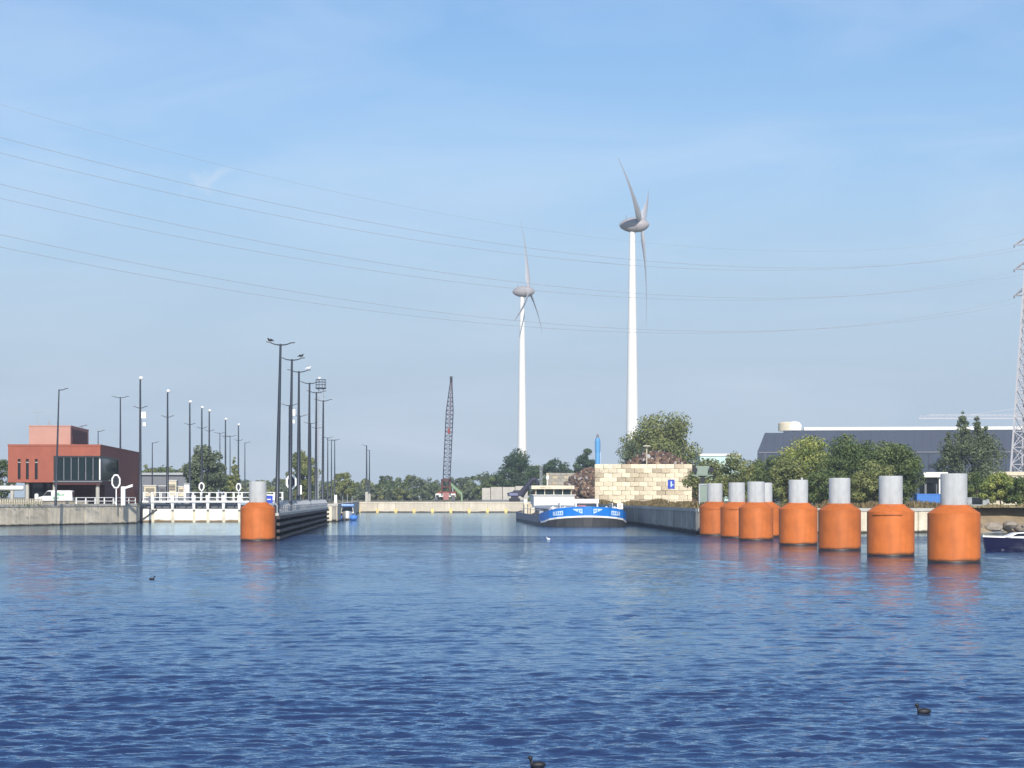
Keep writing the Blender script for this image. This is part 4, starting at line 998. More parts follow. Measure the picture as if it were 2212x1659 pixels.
MB().box(-0.55,-0.42,-0.08,0.08,0,hh).box(0.42,0.55,-0.08,0.08,0,hh).box(-0.419,0.419,-0.08,0.08,hh-0.14,hh).build('frame', GALV, gf)
MB().box(-0.415,0.415,-0.02,0.02,0.6,hh-0.15).build('mesh_panel', GG, gf)

def container(name, label, px0, px1, y0, d, m, cat, dep=2.4, door=True, zb=GROUND, y1=None):
    w = X(px1,d)-X(px0,d); h = Z(y0,d)-zb
    t = thing(name, label, cat, (X(px0,d), d, zb)); b = MB()
    n = max(4, int(w/0.35))
    b.box(0,w,0.04,dep,0.12,h); b.build('body', m, t)
    me = MB().cbox((0,0.02,0.12+(h-0.16)/2),(0.16,0.04,h-0.2)).mesh('rib', m)
    for i in range(n):
        o = bpy.data.objects.new('rib', me); COL.objects.link(o); o.parent = t; o.location = (w*(i+0.5)/n, 0, 0)
    MB().box(-0.04,w+0.04,-0.02,dep+0.04,h+0.002,h+0.14).build('top_frame', m, t)
    for x in (0.1, w-0.3): MB().box(x,x+0.2,0.1,dep-0.1,0,0.118).build('skid', GREYSHED, t)
    return t
container('storage_container', 'small blue container between the dolphins on the right bank', 1981, 2032, 1069, 285, BOATBLUE, 'container')
gc = container('site_cabin', 'pale grey-green cabin with dark window behind the largest dolphin', 2090, 2137, 1077, 262, GALV, 'cabin', zb=GROUND-0.0)
MB().box(0.55,1.85,-0.06,-0.022,0.35,1.15).build('window', DGLASS, gc)
wb_ = thing('canopy_building', 'small white canopy building with grey window behind the blue container', 'building', (X(1998,300), 300, GROUND))
wW = X(2046,300)-X(1998,300)
MB().box(-0.3,wW,-0.6,5,Z(1031,300)-GROUND,Z(1020,300)-GROUND).build('canopy', WHITE, wb_)
MB().box(wW*0.62,wW*0.92,-0.2,0.6,0,Z(1031,300)-GROUND-0.003).build('pillar', WHITE, wb_)
MB().box(0.1,wW*0.618,0.8,4.5,0,Z(1031,300)-GROUND-0.004).build('wall', GREYSHED, wb_)
MB().box(0.4,wW*0.55,0.72,0.797,1.0,3.2).build('window', DGLASS, wb_)
lb = thing('low_building', 'long low building with pale parapet behind the right bank bushes', 'building', (X(2088,330), 330, GROUND)); lW = X(2330,330)-X(2088,330)
MB().box(0,lW,0,9,0,Z(1027,330)-GROUND).build('wall', CREAM, lb); MB().box(-0.15,lW+0.15,-0.15,9.15,Z(1027,330)-GROUND+0.002,Z(1019,330)-GROUND).build('parapet', CREAM, lb)
for i in range(5): MB().box(1+i*3.2,2.6+i*3.2,-0.05,-0.003,1.0,2.4).build('window', DGLASS, lb)

# ------------------------------------------------------------------ big slate hall, teal building
dH = 560; hl = thing('industrial_hall', 'huge dark slate industrial hall with white ridge strip behind the trees', 'building', (X(1636,dH), dH, GROUND), -math.atan2(X(1636,dH), dH)-0.01)
HW = X(2420,dH)-X(1636,dH); e1 = X(1652,dH)-X(1636,dH); z_e = Z(976,dH)-GROUND; z_t = Z(931,dH)-GROUND
MB().box(0,HW,0,70,0,z_e).build('wall', SLATE, hl)
MB().hexa([(0,0,z_e+0.002),(HW,0,z_e+0.002),(HW,70,z_e+0.002),(0,70,z_e+0.002),(e1,3.2,z_t-0.4),(HW-e1,3.2,z_t-0.4),(HW-e1,66,z_t-0.4),(e1,66,z_t-0.4)]).build('mansard_roof', SLATE2, hl)
MB().box(X(1692,dH)-X(1636,dH),HW-e1-0.5,3.4,60,z_t-0.398,Z(930,dH)-GROUND+0.1).build('roof_step', SLATE, hl)
MB().box(X(1736,dH)-X(1636,dH),HW-e1-1,3.3,58,Z(930,dH)-GROUND+0.102,Z(922.5,dH)-GROUND).build('ridge_strip', WHITE, hl)
sm = MB().cbox((0,0,0),(0.25,0.16,z_e)).mesh('cladding_rib', SLATE2)
for i in range(24):
    o = bpy.data.objects.new('cladding_rib', sm); COL.objects.link(o); o.parent = hl; o.location = (1+i*HW/24.2, -0.085, z_e/2)
for i in range(40):
    xr = e1+0.5+i*(HW-2*e1-1)/40
    MB().bar((xr-e1*0.2,-0.02,z_e+0.05),(xr,3.12,z_t-0.42),0.10,0.12).build('roof_rib', SLATE, hl)
MB().box(0.2,HW-0.2,-0.22,-0.18,z_e-0.35,z_e-0.05).build('gutter', GREYSHED, hl)
for i in range(8): MB().tube((2+i*HW/8,-0.25,0),(2+i*HW/8,-0.25,z_e-0.36),0.12,n=6).build('downpipe', GREYSHED, hl)
MB().box(X(1712,dH)-X(1636,dH)-0.9,X(1712,dH)-X(1636,dH)+0.7,-0.12,-0.003,z_e-2.0,z_e-0.6).build('dark_vent', BLACKM, hl)
MB().lathe([(2.6,0),(2.6,2.0),(2.2,2.4)], 20, (X(1702,dH)-X(1636,dH),6,Z(930,dH)-GROUND)).build('roof_unit', CREAM, hl, True)
MB().lathe([(2.0,0),(2.0,1.4),(1.4,2.2),(0.4,2.5)], 20, (X(1719,dH)-X(1636,dH)-0.4,5,Z(930,dH)-GROUND+0.1)).build('roof_dome', WHITE, hl, True)
tl = thing('teal_building', 'pale teal flat-roofed building above the bushes left of the hall', 'building', (X(1512,680), 680, GROUND)); tW = X(1597,680)-X(1512,680)
MB().box(0,tW,0,20,0,Z(985,680)-GROUND).build('wall', TEAL, tl); MB().box(-0.3,tW+0.3,-0.3,20.3,Z(985,680)-GROUND+0.002,Z(980,680)-GROUND).build('fascia', WHITE, tl)
for i in range(4): MB().box(1+i*3,2.6+i*3,-0.06,-0.003,5,8).build('window', DGLASS, tl)

# far tower crane behind the hall
dC = 900; tcn_ = thing('tower_crane', 'pale far tower crane whose jib shows above the hall roof', 'crane', (X(2226,dC), dC, GROUND)); zj = Z(904,dC)-GROUND
cm = MB()
for sx in (-.9,.9):
    for sy in (-.9,.9): cm.bar((sx,sy,0),(sx,sy,zj+5),0.22)
for k in range(18):
    z = (zj)*k/18; z2 = zj*(k+1)/18; cm.bar((-.9,-.9,z),(.9,-.9,z2),0.14).bar((.9,.9,z),(-.9,.9,z2),0.14).bar((-.9,.9,z),(-.9,-.9,z2),0.14)
cm.build('mast', PYL, tcn_)
xj = X(1985,dC)-X(2226,dC); cj = MB(); cj.bar((xj,0,zj),(16,0,zj),0.35).bar((xj,1.2,zj),(16,1.2,zj),0.3).bar((xj+4,0.6,zj+1.5),(10,0.6,zj+1.5),0.25)
nj = 20
for k in range(nj):
    xa = xj+(0-xj)*k/nj; xb_ = xj+(0-xj)*(k+1)/nj; cj.bar((xa,0,zj),((xa+xb_)/2,0.6,zj+1.5),0.14).bar(((xa+xb_)/2,0.6,zj+1.5),(xb_,0,zj),0.14)
cj.build('jib', PYL, tcn_)
MB().bar((0,0,zj+5),(xj*0.55,0.6,zj+1.5),0.12).bar((0,0,zj+5),(14,0.6,zj+0.4),0.12).build('tie_bar', PYL, tcn_)
MB().box(12,15.5,-0.5,1.7,zj-2.4,zj-0.2).build('counterweight', CONC_PLAIN, tcn_)

# ------------------------------------------------------------------ pylon and wires
P1 = Vector((X(2222,480), 480, 0)); P2d = Vector((-179, -226, 0)); S_END = 1.38
pyl = thing('power_pylon', 'tall pale lattice power pylon with three crossarms at the right bank', 'pylon', (P1.x, P1.y, GROUND), math.atan2(P2d.y, P2d.x))
# local x runs along the line, local y across it
arm_z = [Z(y, 480)-GROUND for y in (637, 580, 527)]; topz = arm_z[2]+2.9
def hw(z): return 3.3*(1-z/arm_z[0])+0.9*(z/arm_z[0]) if z < arm_z[0] else 0.9 - 0.6*(z-arm_z[0])/(topz-arm_z[0])
for sx in (-1,1):
    for sy in (-1,1):
        l = MB(); lv = [0, arm_z[0], arm_z[2], topz]
        for a_, b_ in zip(lv[:-1], lv[1:]): l.bar((sx*hw(a_),sy*hw(a_),a_),(sx*hw(b_),sy*hw(b_),b_),0.34)
        l.build('leg', PYL, pyl)
br = MB(); zs = [0]; 
while zs[-1] < arm_z[0]-2: zs.append(min(arm_z[0], zs[-1] + max(2.2, hw(zs[-1])*1.35)))
zs += list(np.linspace(arm_z[0], topz, 9)[1:])
for a_, b_ in zip(zs[:-1], zs[1:]):
    wa, wb2 = hw(a_), hw(b_)
    for (p, q) in (((-1,-1),(1,-1)),((1,-1),(1,1)),((1,1),(-1,1)),((-1,1),(-1,-1))):
        br.bar((p[0]*wa,p[1]*wa,a_),(q[0]*wb2,q[1]*wb2,b_),0.16); br.bar((q[0]*wa,q[1]*wa,a_),(p[0]*wb2,p[1]*wb2,b_),0.16); br.bar((p[0]*wb2,p[1]*wb2,b_),(q[0]*wb2,q[1]*wb2,b_),0.14)
br.build('bracing', PYL, pyl)
ARM = 3.5
for z in arm_z:
    ca = MB(); w0 = hw(z)
    for s in (-1,1):
        for sx in (-1,1): ca.bar((sx*w0,s*w0,z+1.6),(0,s*ARM,z),0.2); ca.bar((sx*w0,s*w0,z),(0,s*ARM,z),0.2)
        ca.bar((-w0*.5,s*(w0+ARM)/2,z),(w0*.5,s*(w0+ARM)/2,z),0.12).bar((0,s*(w0+ARM)/2,z),(0,s*(w0+ARM)/2,z+0.9),0.12)
    ca.bar((0,-ARM,z),(0,ARM,z),0.14); ca.build('crossarm', BOOM if False else PYL, pyl)
    for s in (-1,1): MB().tube((0,s*ARM,z),(0,s*ARM,z-0.6),0.16,n=8).build('insulator', GREYSHED, pyl)
Lr = P2d.length; along_d = P2d/Lr; perp = Vector((-along_d.y, along_d.x, 0))
WN = ['lowest pair of wires, far-side strand','lowest pair of wires, near-side strand','middle pair of wires, far-side strand','middle pair of wires, near-side strand','upper pair of wires, far-side strand','upper pair of wires, near-side strand']
def wire(label, off, z0, a, b, r):
    pts = []
    for i in range(73):
        s = S_END*i/72; p = P1 + P2d*s + perp*off; pts.append((p.x, p.y, z0 + b*s + a*s*s))
    o = MB().path(pts, r, 5).build('power_line_wire', WIRE); return tag(o, label, 'wire', 'overhead power line wires')
k = 0
for z in arm_z:
    for s in (-1, 1):
        wire('overhead power line, ' + WN[k], -s*ARM*-1, z+GROUND-0.6, 37.8, -51.9, 0.034); k += 1
wire('overhead power line, single thin earth wire above all others', 0, topz+GROUND, 40.6, -53.3, 0.018)

# ------------------------------------------------------------------ wind turbines
def turbine(label, px, yhub, d, yaw, phases, blade):
    zh = Z(yhub,d)-GROUND; t = thing('wind_turbine', label, 'wind turbine', (X(px,d), d, GROUND), 0, 'wind turbines')
    H = zh-2.2
    prof = [(2.55,0),(2.35,H*0.12),(2.15,H*0.25),(1.85,H*0.45),(1.5,H*0.68),(1.15,H*0.9),(1.0,H)]
    MB().lathe(prof, 36).build('tower', TURB, t, True)
    # egg-shaped nacelle along the yaw direction (nose end first)
    def egg(x0, x1, prof, n=24):
        b = MB(); vs = []; N = len(prof)
        for k, (u, r_) in enumerate(prof):
            x = x0+(x1-x0)*u
            for i in range(n): a = 2*math.pi*i/n; vs.append((x, r_*math.cos(a), zh + r_*math.sin(a)*1.0))
        fs = [(k*n+i, (k+1)*n+i, (k+1)*n+(i+1)%n, k*n+(i+1)%n) for k in range(N-1) for i in range(n)]
        fs += [tuple(range(n)), tuple(range((N-1)*n+n-1, (N-1)*n-1, -1))]
        b._add(vs, fs); return b
    nc = egg(-4.6, 1.9, [(0,0.25),(0.06,0.9),(0.16,1.45),(0.34,2.05),(0.55,2.5),(0.78,2.68),(1.0,2.6)]).build('nacelle', NACEL, t, True); nc.rotation_euler = (0,0,yaw)
    sp_ = egg(1.98, 6.0, [(0,2.58),(0.25,2.5),(0.5,2.15),(0.75,1.5),(0.92,0.75),(1.0,0.2)]).build('hub_spinner', NACEL, t, True); sp_.rotation_euler = (0,0,yaw)
    MB().lathe([(1.25,H+0.002),(1.35,H+0.25),(1.35,H+0.5)], 20).build('yaw_collar', NACEL, t, True)
    MB().tube((-2.2,0,zh+2.0),(-2.2,0,zh+3.4),0.08,n=6).build('wind_vane', GREYSHED, nc)
    for ph in phases:
        b = MB(); vs = []; n = 10; N = 16
        for k in range(N):
            u = k/(N-1); r_ = 1.6 + (blade-1.6)*u
            ch = (1.0 + 2.4*min(1,u/0.12)) if u < 0.12 else 3.4*(1-u)**1.05*0.96+0.48
            th = max(0.07, ch*(0.42 if u < 0.08 else 0.26 - 0.14*u)); tw2 = math.radians(34*(1-u)**2.0 + 3)
            bend = -2.2*u*u*0 + 1.1*u - 2.6*u*u      # flexed away from the wind
            for i in range(n):
                a = 2*math.pi*i/n; cx0 = math.cos(a)*ch/2 - ch*0.18; cy0 = math.sin(a)*th/2
                xx = cx0*math.sin(tw2) + cy0*math.cos(tw2); yy = cx0*math.cos(tw2) - cy0*math.sin(tw2)
                vs.append((3.4 + xx + bend, yy, r_))
        b._add(vs, [(k2*n+i, k2*n+(i+1)%n, (k2+1)*n+(i+1)%n, (k2+1)*n+i) for k2 in range(N-1) for i in range(n)] + [tuple(range(n-1,-1,-1)), tuple(range((N-1)*n, N*n))])
        o = b.build('blade', mat('blade_shade_grey', (0.50,0.50,0.52), 0.5, 0.02, 0.1), t, True)  # grey instead of tower white: shadow side painted into the blade colour
        o.matrix_local = Matrix.Translation((0,0,zh)) @ Matrix.Rotation(yaw,4,'Z') @ Matrix.Rotation(math.radians(-5),4,'Y') @ Matrix.Rotation(math.radians(ph),4,'X')
    return t
# yaw: axis points right and a little toward the viewer; blade angle 0 is up, positive leans away from the viewer
turbine('nearer and taller white wind turbine rising behind the large olive tree', 1366, 486, 744, R(-13), (58, -62, 178), 35.6)
turbine('more distant white wind turbine rising behind the dark trees', 1128, 630, 990, R(-13), (-2, 118, 238), 33.6)

# ------------------------------------------------------------------ lattice crane on the far quay
dK = 572; kr = thing('lattice_crane', 'red and white crawler crane with tall dark lattice boom on the far quay', 'crane', (X(965,dK), dK, GROUND))
def kx(px): return X(px,dK)-X(965,dK)
def kz(py): return Z(py,dK)-GROUND
b0 = Vector((kx(963.5),-0.6,kz(1062))); b1 = Vector((kx(975.5),-0.6-3,kz(823)))
bm = MB(); ax_ = (b1-b0); BL = ax_.length; ax_.normalize(); side = Vector((ax_.z,0,-ax_.x)).normalized(); dep = ax_.cross(side)
def bw(u): return 0.92 if 0.12 < u < 0.72 else (0.92*(0.55+0.45*u/0.12) if u <= 0.12 else 0.92*(1-0.80*(u-0.72)/0.28))
NS = 26
for k in range(NS):
    u0, u1 = k/NS, (k+1)/NS; w0, w1 = bw(u0), bw(u1); c0 = b0+ax_*BL*u0; c1 = b0+ax_*BL*u1
    cs0 = [c0+side*sx*w0+dep*sy*w0 for sx,sy in ((-1,-1),(1,-1),(1,1),(-1,1))]; cs1 = [c1+side*sx*w1+dep*sy*w1 for sx,sy in ((-1,-1),(1,-1),(1,1),(-1,1))]
    for i in range(4):
        bm.bar(cs0[i],cs1[i],0.20); j = (i+1)%4; bm.bar(cs0[i] if k%2 else cs0[j], cs1[j] if k%2 else cs1[i],0.10); bm.bar(cs1[i],cs1[j],0.09)
bm.build('boom', BOOM, kr)
MB().cbox((b1.x,b1.y,b1.z+0.2),(0.7,0.7,1.6)).build('boom_head', BLACKM, kr)
cbm = MB()
for s in (-1,1): cbm.bar((kx(964)+s*1.1,-1.9,kz(1066)),(kx(964)+s*1.1,-1.9,kz(1036)),0.42,0.5)
cbm.bar((kx(964)-1.3,-1.9,kz(1037)),(kx(964)+1.3,-1.9,kz(1037)),0.5).bar((kx(964)-1.2,-1.9,kz(1052)),(kx(964)+1.2,-1.9,kz(1052)),0.35)
cbm.build('boom_foot_frame', mat('dark_rust', (0.10,0.035,0.03), 0.7, 0.2), kr)
MB().box(kx(946),kx(984),-1.2,3.2,1.3,kz(1066)).build('machine_house', WHITE, kr)
MB().box(kx(945.5),kx(984.5),-1.25,3.25,kz(1066)+0.002,kz(1062)).build('house_roof', RUSTRED, kr)
MB().box(kx(958),kx(970),-2.2,-1.21,0.5,kz(1064)).build('front_winch_bay', mat('faded_red', (0.34,0.15,0.14), 0.7, 0.2), kr)
MB().box(kx(941.5),kx(950),-2.4,-1.22,1.2,kz(1066)).build('driver_cab', WHITE, kr)
for (a_,b_) in ((942.3,949),(975,978.5),(979,982.5)): MB().box(kx(a_),kx(b_),-2.43 if a_<950 else -1.23,-2.405 if a_<950 else -1.205,kz(1074),kz(1069.5)).build('cab_window', BLACKM, kr)
for x in (kx(943), kx(980)):
    tr_ = MB(); tr_.path([(x,-3,0.15),(x,-3.3,0.55),(x,-3,0.95),(x,3,0.95),(x,3.3,0.55),(x,3,0.15)],0.30,6).box(x-0.4,x+0.4,-2.9,2.9,0.2,0.9); tr_.build('crawler_track', GREYSHED, kr)
rope = MB(); rope.tube((b1.x+0.1,b1.y-0.3,b1.z),(kx(970.5),b1.y-0.3,kz(935)),0.05,n=5); rope.cbox((kx(970.5),b1.y-0.3,kz(932)),(0.7,0.5,1.4)); rope.build('hook_block', RUSTRED, kr)
MB().tube((b1.x,b1.y,b1.z-0.5),(kx(968),3.0,kz(1056)),0.05,n=5).build('pendant_rope', BOOM, kr)
ga = thing('green_conveyor', 'bright green sloping conveyor arm behind the lattice crane', 'conveyor', (X(998,620), 620, GROUND))
def gxz(px,py): return (X(px,620)-X(998,620), 0, Z(py,620)-GROUND)
MB().bar(gxz(970,1042),gxz(998,1068),0.35,0.7).build('arm', GREEN, ga); MB().bar(gxz(997,1068),(0,0,0),0.5).build('leg', GREEN, ga); MB().bar(gxz(978,1050),(gxz(978,1050)[0],0,0),0.25).build('support', GALV, ga)

# dark loading arm beyond the barge stern
ld = thing('material_handler', 'dark blue material handler with raised arm beyond the barge stern', 'excavator', (X(1112,566), 566, GROUND))
def lx(px,py,y=0): return (X(px,566)-X(1112,566), y, Z(py,566)-GROUND)
x0,_,zb0 = lx(1097,1072); x1_,_,zt0 = lx(1125,1059)
MB().prism_y([(x0,zb0),(x1_,zb0),(x1_,zt0),(x0+1.6,zt0),(x0+1.2,zt0-0.4),(x0-0.2,zt0-0.7)],-1.2,1.2).build('cab_body', BOOM, ld)
MB().box(x0+0.4,x1_-0.8,-1.24,-1.203,zb0+0.2,zb0+0.85).build('side_panel', mat('grey_blue_panel', (0.16,0.17,0.30), 0.5, 0.1), ld)
MB().box(x0+0.8,x1_-0.6,-1.0,1.0,0.9,zb0-0.002).build('pedestal', BOOM, ld)
MB().box(x0+0.3,x1_-0.2,-1.3,1.3,0,0.898).build('undercarriage', BLACKM, ld)
MB().path([lx(1124,1072),lx(1130,1062),lx(1141,1048),lx(1150,1037),lx(1157,1034)], [0.95,0.85,0.75,0.62,0.5], 8).build('boom_arm', BOOM, ld)
MB().path([lx(1157,1034),lx(1160,1044),lx(1159,1052)], [0.5,0.45,0.35], 7).build('stick', BOOM, ld)

# ------------------------------------------------------------------ cargo barge
bg_ = thing('cargo_barge', 'blue and white cargo barge moored bow-first along the dark quay', 'barge', (10.35, 290.0, 0), R(2.7))
BW = 6.0; LB = 86.0
# hull sections: plan outline of half-beam at each station and the sheer of the deck edge
def stations():
    out = []
    for (y, b, zt) in ((0.0,0.55,2.72),(0.35,1.7,2.68),(0.9,2.9,2.60),(1.8,4.1,2.45),(3.2,5.1,2.22),(5.0,5.6,1.98),(7.5,BW,1.80),(12,BW,1.55),(20,BW,1.42),(60,BW,1.42),(78,BW,1.5),(84,4.9,1.7),(86,3.4,1.75)): out.append((y,b,zt))
    return out
ST = stations()
def hull_strip(name, m, zf0, zf1, i0, i1, off=0.0, flare0=0.0, flare1=0.0, parent=bg_):
    """strip of hull side between two heights (functions of station index)."""
    mb = MB(); vs = []
    for i in range(i0, i1+1):
        y, b, zt = ST[i]
        za, zb_ = zf0(i), zf1(i)
        vs.append((y, b, za, zb_))
    pts = [(-b-off, y-off*0.6, za, zb_) for y,b,za,zb_ in reversed(vs)] + [(b+off, y-off*0.6, za, zb_) for y,b,za,zb_ in vs]
    n = len(pts); V_ = []
    for x,y,za,zb_ in pts: V_ += [(x,y,za),(x,y,zb_)]
    F_ = [(2*k,2*k+2,2*k+3,2*k+1) for k in range(n-1)]
    mb._add(V_, F_); 
    o = mb.build(name, m, parent)
    sol = o.modifiers.new('thickness','SOLIDIFY'); sol.thickness = 0.10; sol.offset = -1
    return o
last = len(ST)-1
top_ = lambda i: ST[i][2]
whl = lambda i: 0.50 + 0.85*max(0,1-ST[i][0]/5.5)**0.8 if ST[i][0] < 5.5 else 0.50
hull_strip('hull_bottom', DARK_HULL, lambda i: -0.8, lambda i: whl(i)-0.10, 0, last)
hull_strip('white_band', WHITE, lambda i: whl(i)-0.098, lambda i: whl(i)+0.14, 0, 6, 0.02)
hull_strip('bow_plating', BLUE_HULL, lambda i: whl(i)+0.142, top_, 0, 7)
hull_strip('side_plating', GREY_HULL, lambda i: whl(i)-0.098, top_, 7, last)
dk_ = MB(); ring = [(-b,y) for y,b,z in reversed(ST)] + [(b,y) for y,b,z in ST]
dk_.prism([(x*0.985,y+0.05) for x,y in ring], 0.55, 1.28).build('deck', GREY_HULL, bg_)
# painted patches on the bow (built as thin plates that follow the plating)
def bow_xy(x):
    ax = abs(x)
    for (y0,b0_,z0_),(y1,b1_,z1_) in zip(ST[:-1],ST[1:]):
        if b0_ <= ax <= b1_ and b1_ > b0_: u = (ax-b0_)/(b1_-b0_); return y0+(y1-y0)*u
    return 0.0
def patch(quad, name, m):
    n = 6; V_ = []; F_ = []
    (xa,za0,za1),(xb,zb0,zb1) = quad
    for k in range(n+1):
        u = k/n; x = xa+(xb-xa)*u; y = bow_xy(x)-0.035
        V_ += [(x*1.004,y,za0+(zb0-za0)*u),(x*1.004,y,za1+(zb1-za1)*u)]
    F_ = [(2*k,2*k+2,2*k+3,2*k+1) for k in range(n)]
    b = MB(); b._add(V_,F_); o = b.build(name, m, bg_); s = o.modifiers.new('thickness','SOLIDIFY'); s.thickness = 0.02; return o
patch(((-2.0,2.30,2.40),(-0.75,1.72,2.42)), 'name_patch', LBLUE); patch(((0.75,1.72,2.42),(2.0,2.30,2.40)), 'name_patch', LBLUE)
patch(((-4.6,1.45,1.98),(-3.3,1.55,2.16)), 'name_patch', LBLUE); patch(((3.3,1.55,2.16),(4.6,1.45,1.98)), 'name_patch', LBLUE)
def mark(x0, x1, z0, z1):       # dark strokes of the worn name lettering
    n = 2; V_ = []
    for k in range(n+1):
        x = x0+(x1-x0)*k/n; y = bow_xy(x)-0.075; V_ += [(x*1.004,y,z0),(x*1.004,y,z1)]
    b = MB(); b._add(V_, [(2*k,2*k+2,2*k+3,2*k+1) for k in range(n)]); o = b.build('lettering_stroke', BLUE_HULL, bg_); o.modifiers.new('thickness','SOLIDIFY').thickness = 0.01
for sx in (-1, 1):
    for j in range(4): xa = 3.45+j*0.27; mark(*sorted((sx*xa, sx*(xa+0.10))), 1.66, 1.95)
    for j in range(2): xa = 0.9+j*0.32; mark(*sorted((sx*xa, sx*(xa+0.12))), 2.02, 2.30)
# hold coaming, hatch covers
MB().box(-4.6,-4.4,12,70,1.282,2.35).box(4.4,4.6,12,70,1.282,2.35).box(-4.398,4.398,12,12.2,1.282,2.35).box(-4.398,4.398,69.8,70,1.282,2.35).build('hold_coaming', GREY_HULL, bg_)
hm = MB().prism_y([(-4.55,0),(4.55,0),(4.0,0.22),(0,0.34),(-4.0,0.22)],0,4.7).mesh('hatch_cover', GALV)
for k in range(12):
    o = bpy.data.objects.new('hatch_cover', hm); COL.objects.link(o); o.parent = bg_; o.location = (0, 12.3+k*4.78, 2.352)
# wheelhouse aft
wy = 71.0
MB().box(-3.3,3.6,wy,wy+10,1.282,4.3).build('deckhouse', WHITE, bg_)
MB().box(-3.5,3.8,wy-0.3,wy+10.3,4.302,4.42).build('deckhouse_top', WHITE, bg_)
wh_ = MB().box(-2.9,3.2,wy+1,wy+6,4.422,5.38).build('wheelhouse_glazing', GLASS, bg_)
for x in (-2.9,-1.4,0.15,1.65,3.1): MB().box(x-0.06,x+0.06,wy+0.93,wy+0.998,4.422,5.38).build('window_post', CREAM, bg_)
MB().box(-3.7,3.6,wy+0.3,wy+7,5.382,5.98).build('wheelhouse_roof', CREAM, bg_)
MB().box(-2.2,-0.4,wy+0.27,wy+0.298,5.55,5.70).build('roof_marking', BLOCK2, bg_); MB().box(2.0,3.2,wy+0.27,wy+0.298,5.5,5.65).build('roof_marking', BLOCK2, bg_)
mm_ = MB(); mm_.tube((-0.8,wy+3,5.98),(-0.8,wy+3,7.4),0.06,n=6).ell((-0.8,wy+3,7.3),(0.28,0.28,0.45)); mm_.build('mast_lamp', WHITE, bg_, True)
MB().tube((-1.7,wy+4,5.98),(-1.7,wy+4,9.2),0.06,n=6).tube((-2.0,wy+4,5.98),(-2.0,wy+4,9.2),0.06,n=6).bar((-2.0,wy+4,8.4),(-1.7,wy+4,8.4),0.06).build('flag_mast', GALV, bg_)
# fore ship: white railings, winch, bitts, side davit
MB().lathe([(0.36,1.282),(0.36,3.55),(0.30,3.62)], 14, (-5.0,66,0)).build('white_bollard_mast', WHITE, bg_, True)
MB().box(-5.5,-4.7,62,63.2,1.282,3.1).build('deck_locker', CREAM, bg_)
for (x,y) in ((-4.3,7),(-2.9,3.4),(2.8,3.2),(4.2,6)):
    b2 = MB(); b2.tube((x,y,1.28),(x,y,2.75),0.14,n=8).tube((x-0.35,y,2.5),(x+0.35,y,2.5),0.09,n=6); b2.build('bitt', WHITE, bg_)
fw = MB()
for sx in (-1,1):
    for y in (2.6,4.6,6.6): fw.tube((sx*3.6,y,1.28),(sx*3.6,y,3.15),0.05,n=6)
    fw.tube((sx*3.6,2.6,3.15),(sx*3.6,6.6,3.15),0.05,n=6); fw.tube((sx*3.6,2.6,2.75),(sx*3.6,6.6,2.75),0.05,n=6)
fw.build('fore_railing', WHITE, bg_)
MB().box(-1.6,1.6,5.2,7.2,1.282,2.65).build('winch_house', WHITE, bg_)
MB().tube((-2.4,4.2,2.2),(-1.0,4.2,2.2),0.42,n=14).tube((0.8,4.2,2.2),(2.2,4.2,2.2),0.42,n=14).build('anchor_winch', GREY_HULL, bg_)
MB().box(-1.2,2.2,8.2,8.5,3.15,3.75).box(-1.1,-0.9,8.2,8.5,1.282,3.148).box(1.9,2.1,8.2,8.5,1.282,3.148).build('white_gantry', WHITE, bg_)
MB().box(-0.8,0.3,7.6,8.1,1.282,2.9).build('fore_locker', mat('faded_red', (0.34,0.15,0.14), 0.7, 0.2), bg_)
for (x_, y_, h_, m_) in ((-5.3,40,2.4,CREAM),(-5.2,50,2.9,BLOCK2),(-5.35,58,2.8,CREAM),(-5.3,30,1.7,DARK_HULL),(-5.2,20,2.0,GALV)):
    MB().box(x_-0.25,x_+0.35,y_,y_+2.2,1.282,h_).build('deck_gear', m_, bg_)
MB().path([(-5.7,68,2.1),(-5.75,50,2.2),(-5.75,30,2.15),(-5.75,12,2.2)],0.04,5).build('side_rail', WHITE, bg_)
ab = MB().box(4.3,5.1,3.2,3.35,2.35,3.15).build('bow_sign', WHITE, bg_); MB().tube((4.7,3.4,1.5),(4.7,3.4,2.5),0.06).build('bow_sign_post', GALV, bg_)
MB().box(4.5,4.9,3.18,3.198,2.55,2.95).build('bow_sign_mark', CREAM, ab)
MB().box(-5.45,-4.75,14,26,1.282,1.55).box(-5.45,-4.75,32,44,1.282,1.5).build('side_deck_rail', DARK_HULL, bg_)

# small blue and white motorboat at the pier head
mbt = thing('motorboat', 'small white motorboat with blue canopy moored at the island pier head', 'boat', (X(750,366), 366.0, 0), R(4)); mbt.scale = (1.15,1.1,1.12)
def boat_hull(L_, W_, zdeck, sheer, m, parent, name='hull', n=9, keel=-0.4):
    b = MB(); vs = []; K = 12
    for k in range(K):
        u = k/(K-1); y = L_*u; hb = W_/2*min(1,(0.06+1.35*u)**0.6) if u < 0.6 else W_/2
        zt = zdeck + sheer*(1-u)**2
        vs += [(-hb, y, zt), (-hb*0.86, y+0.12*(1-u), zdeck*0.35), (-hb*0.55, y+0.3*(1-u), keel), (hb*0.55, y+0.3*(1-u), keel), (hb*0.86, y+0.12*(1-u), zdeck*0.35), (hb, y, zt)]
    fs = [(k*6+i, k*6+i+1, (k+1)*6+i+1, (k+1)*6+i) for k in range(K-1) for i in range(5)] + [(k*6+5, k*6, (k+1)*6, (k+1)*6+5) for k in range(K-1)]
    fs += [(5,4,3,2,1,0), tuple((K-1)*6+i for i in range(6))]
    b._add(vs, fs); return b.build(name, m, parent)
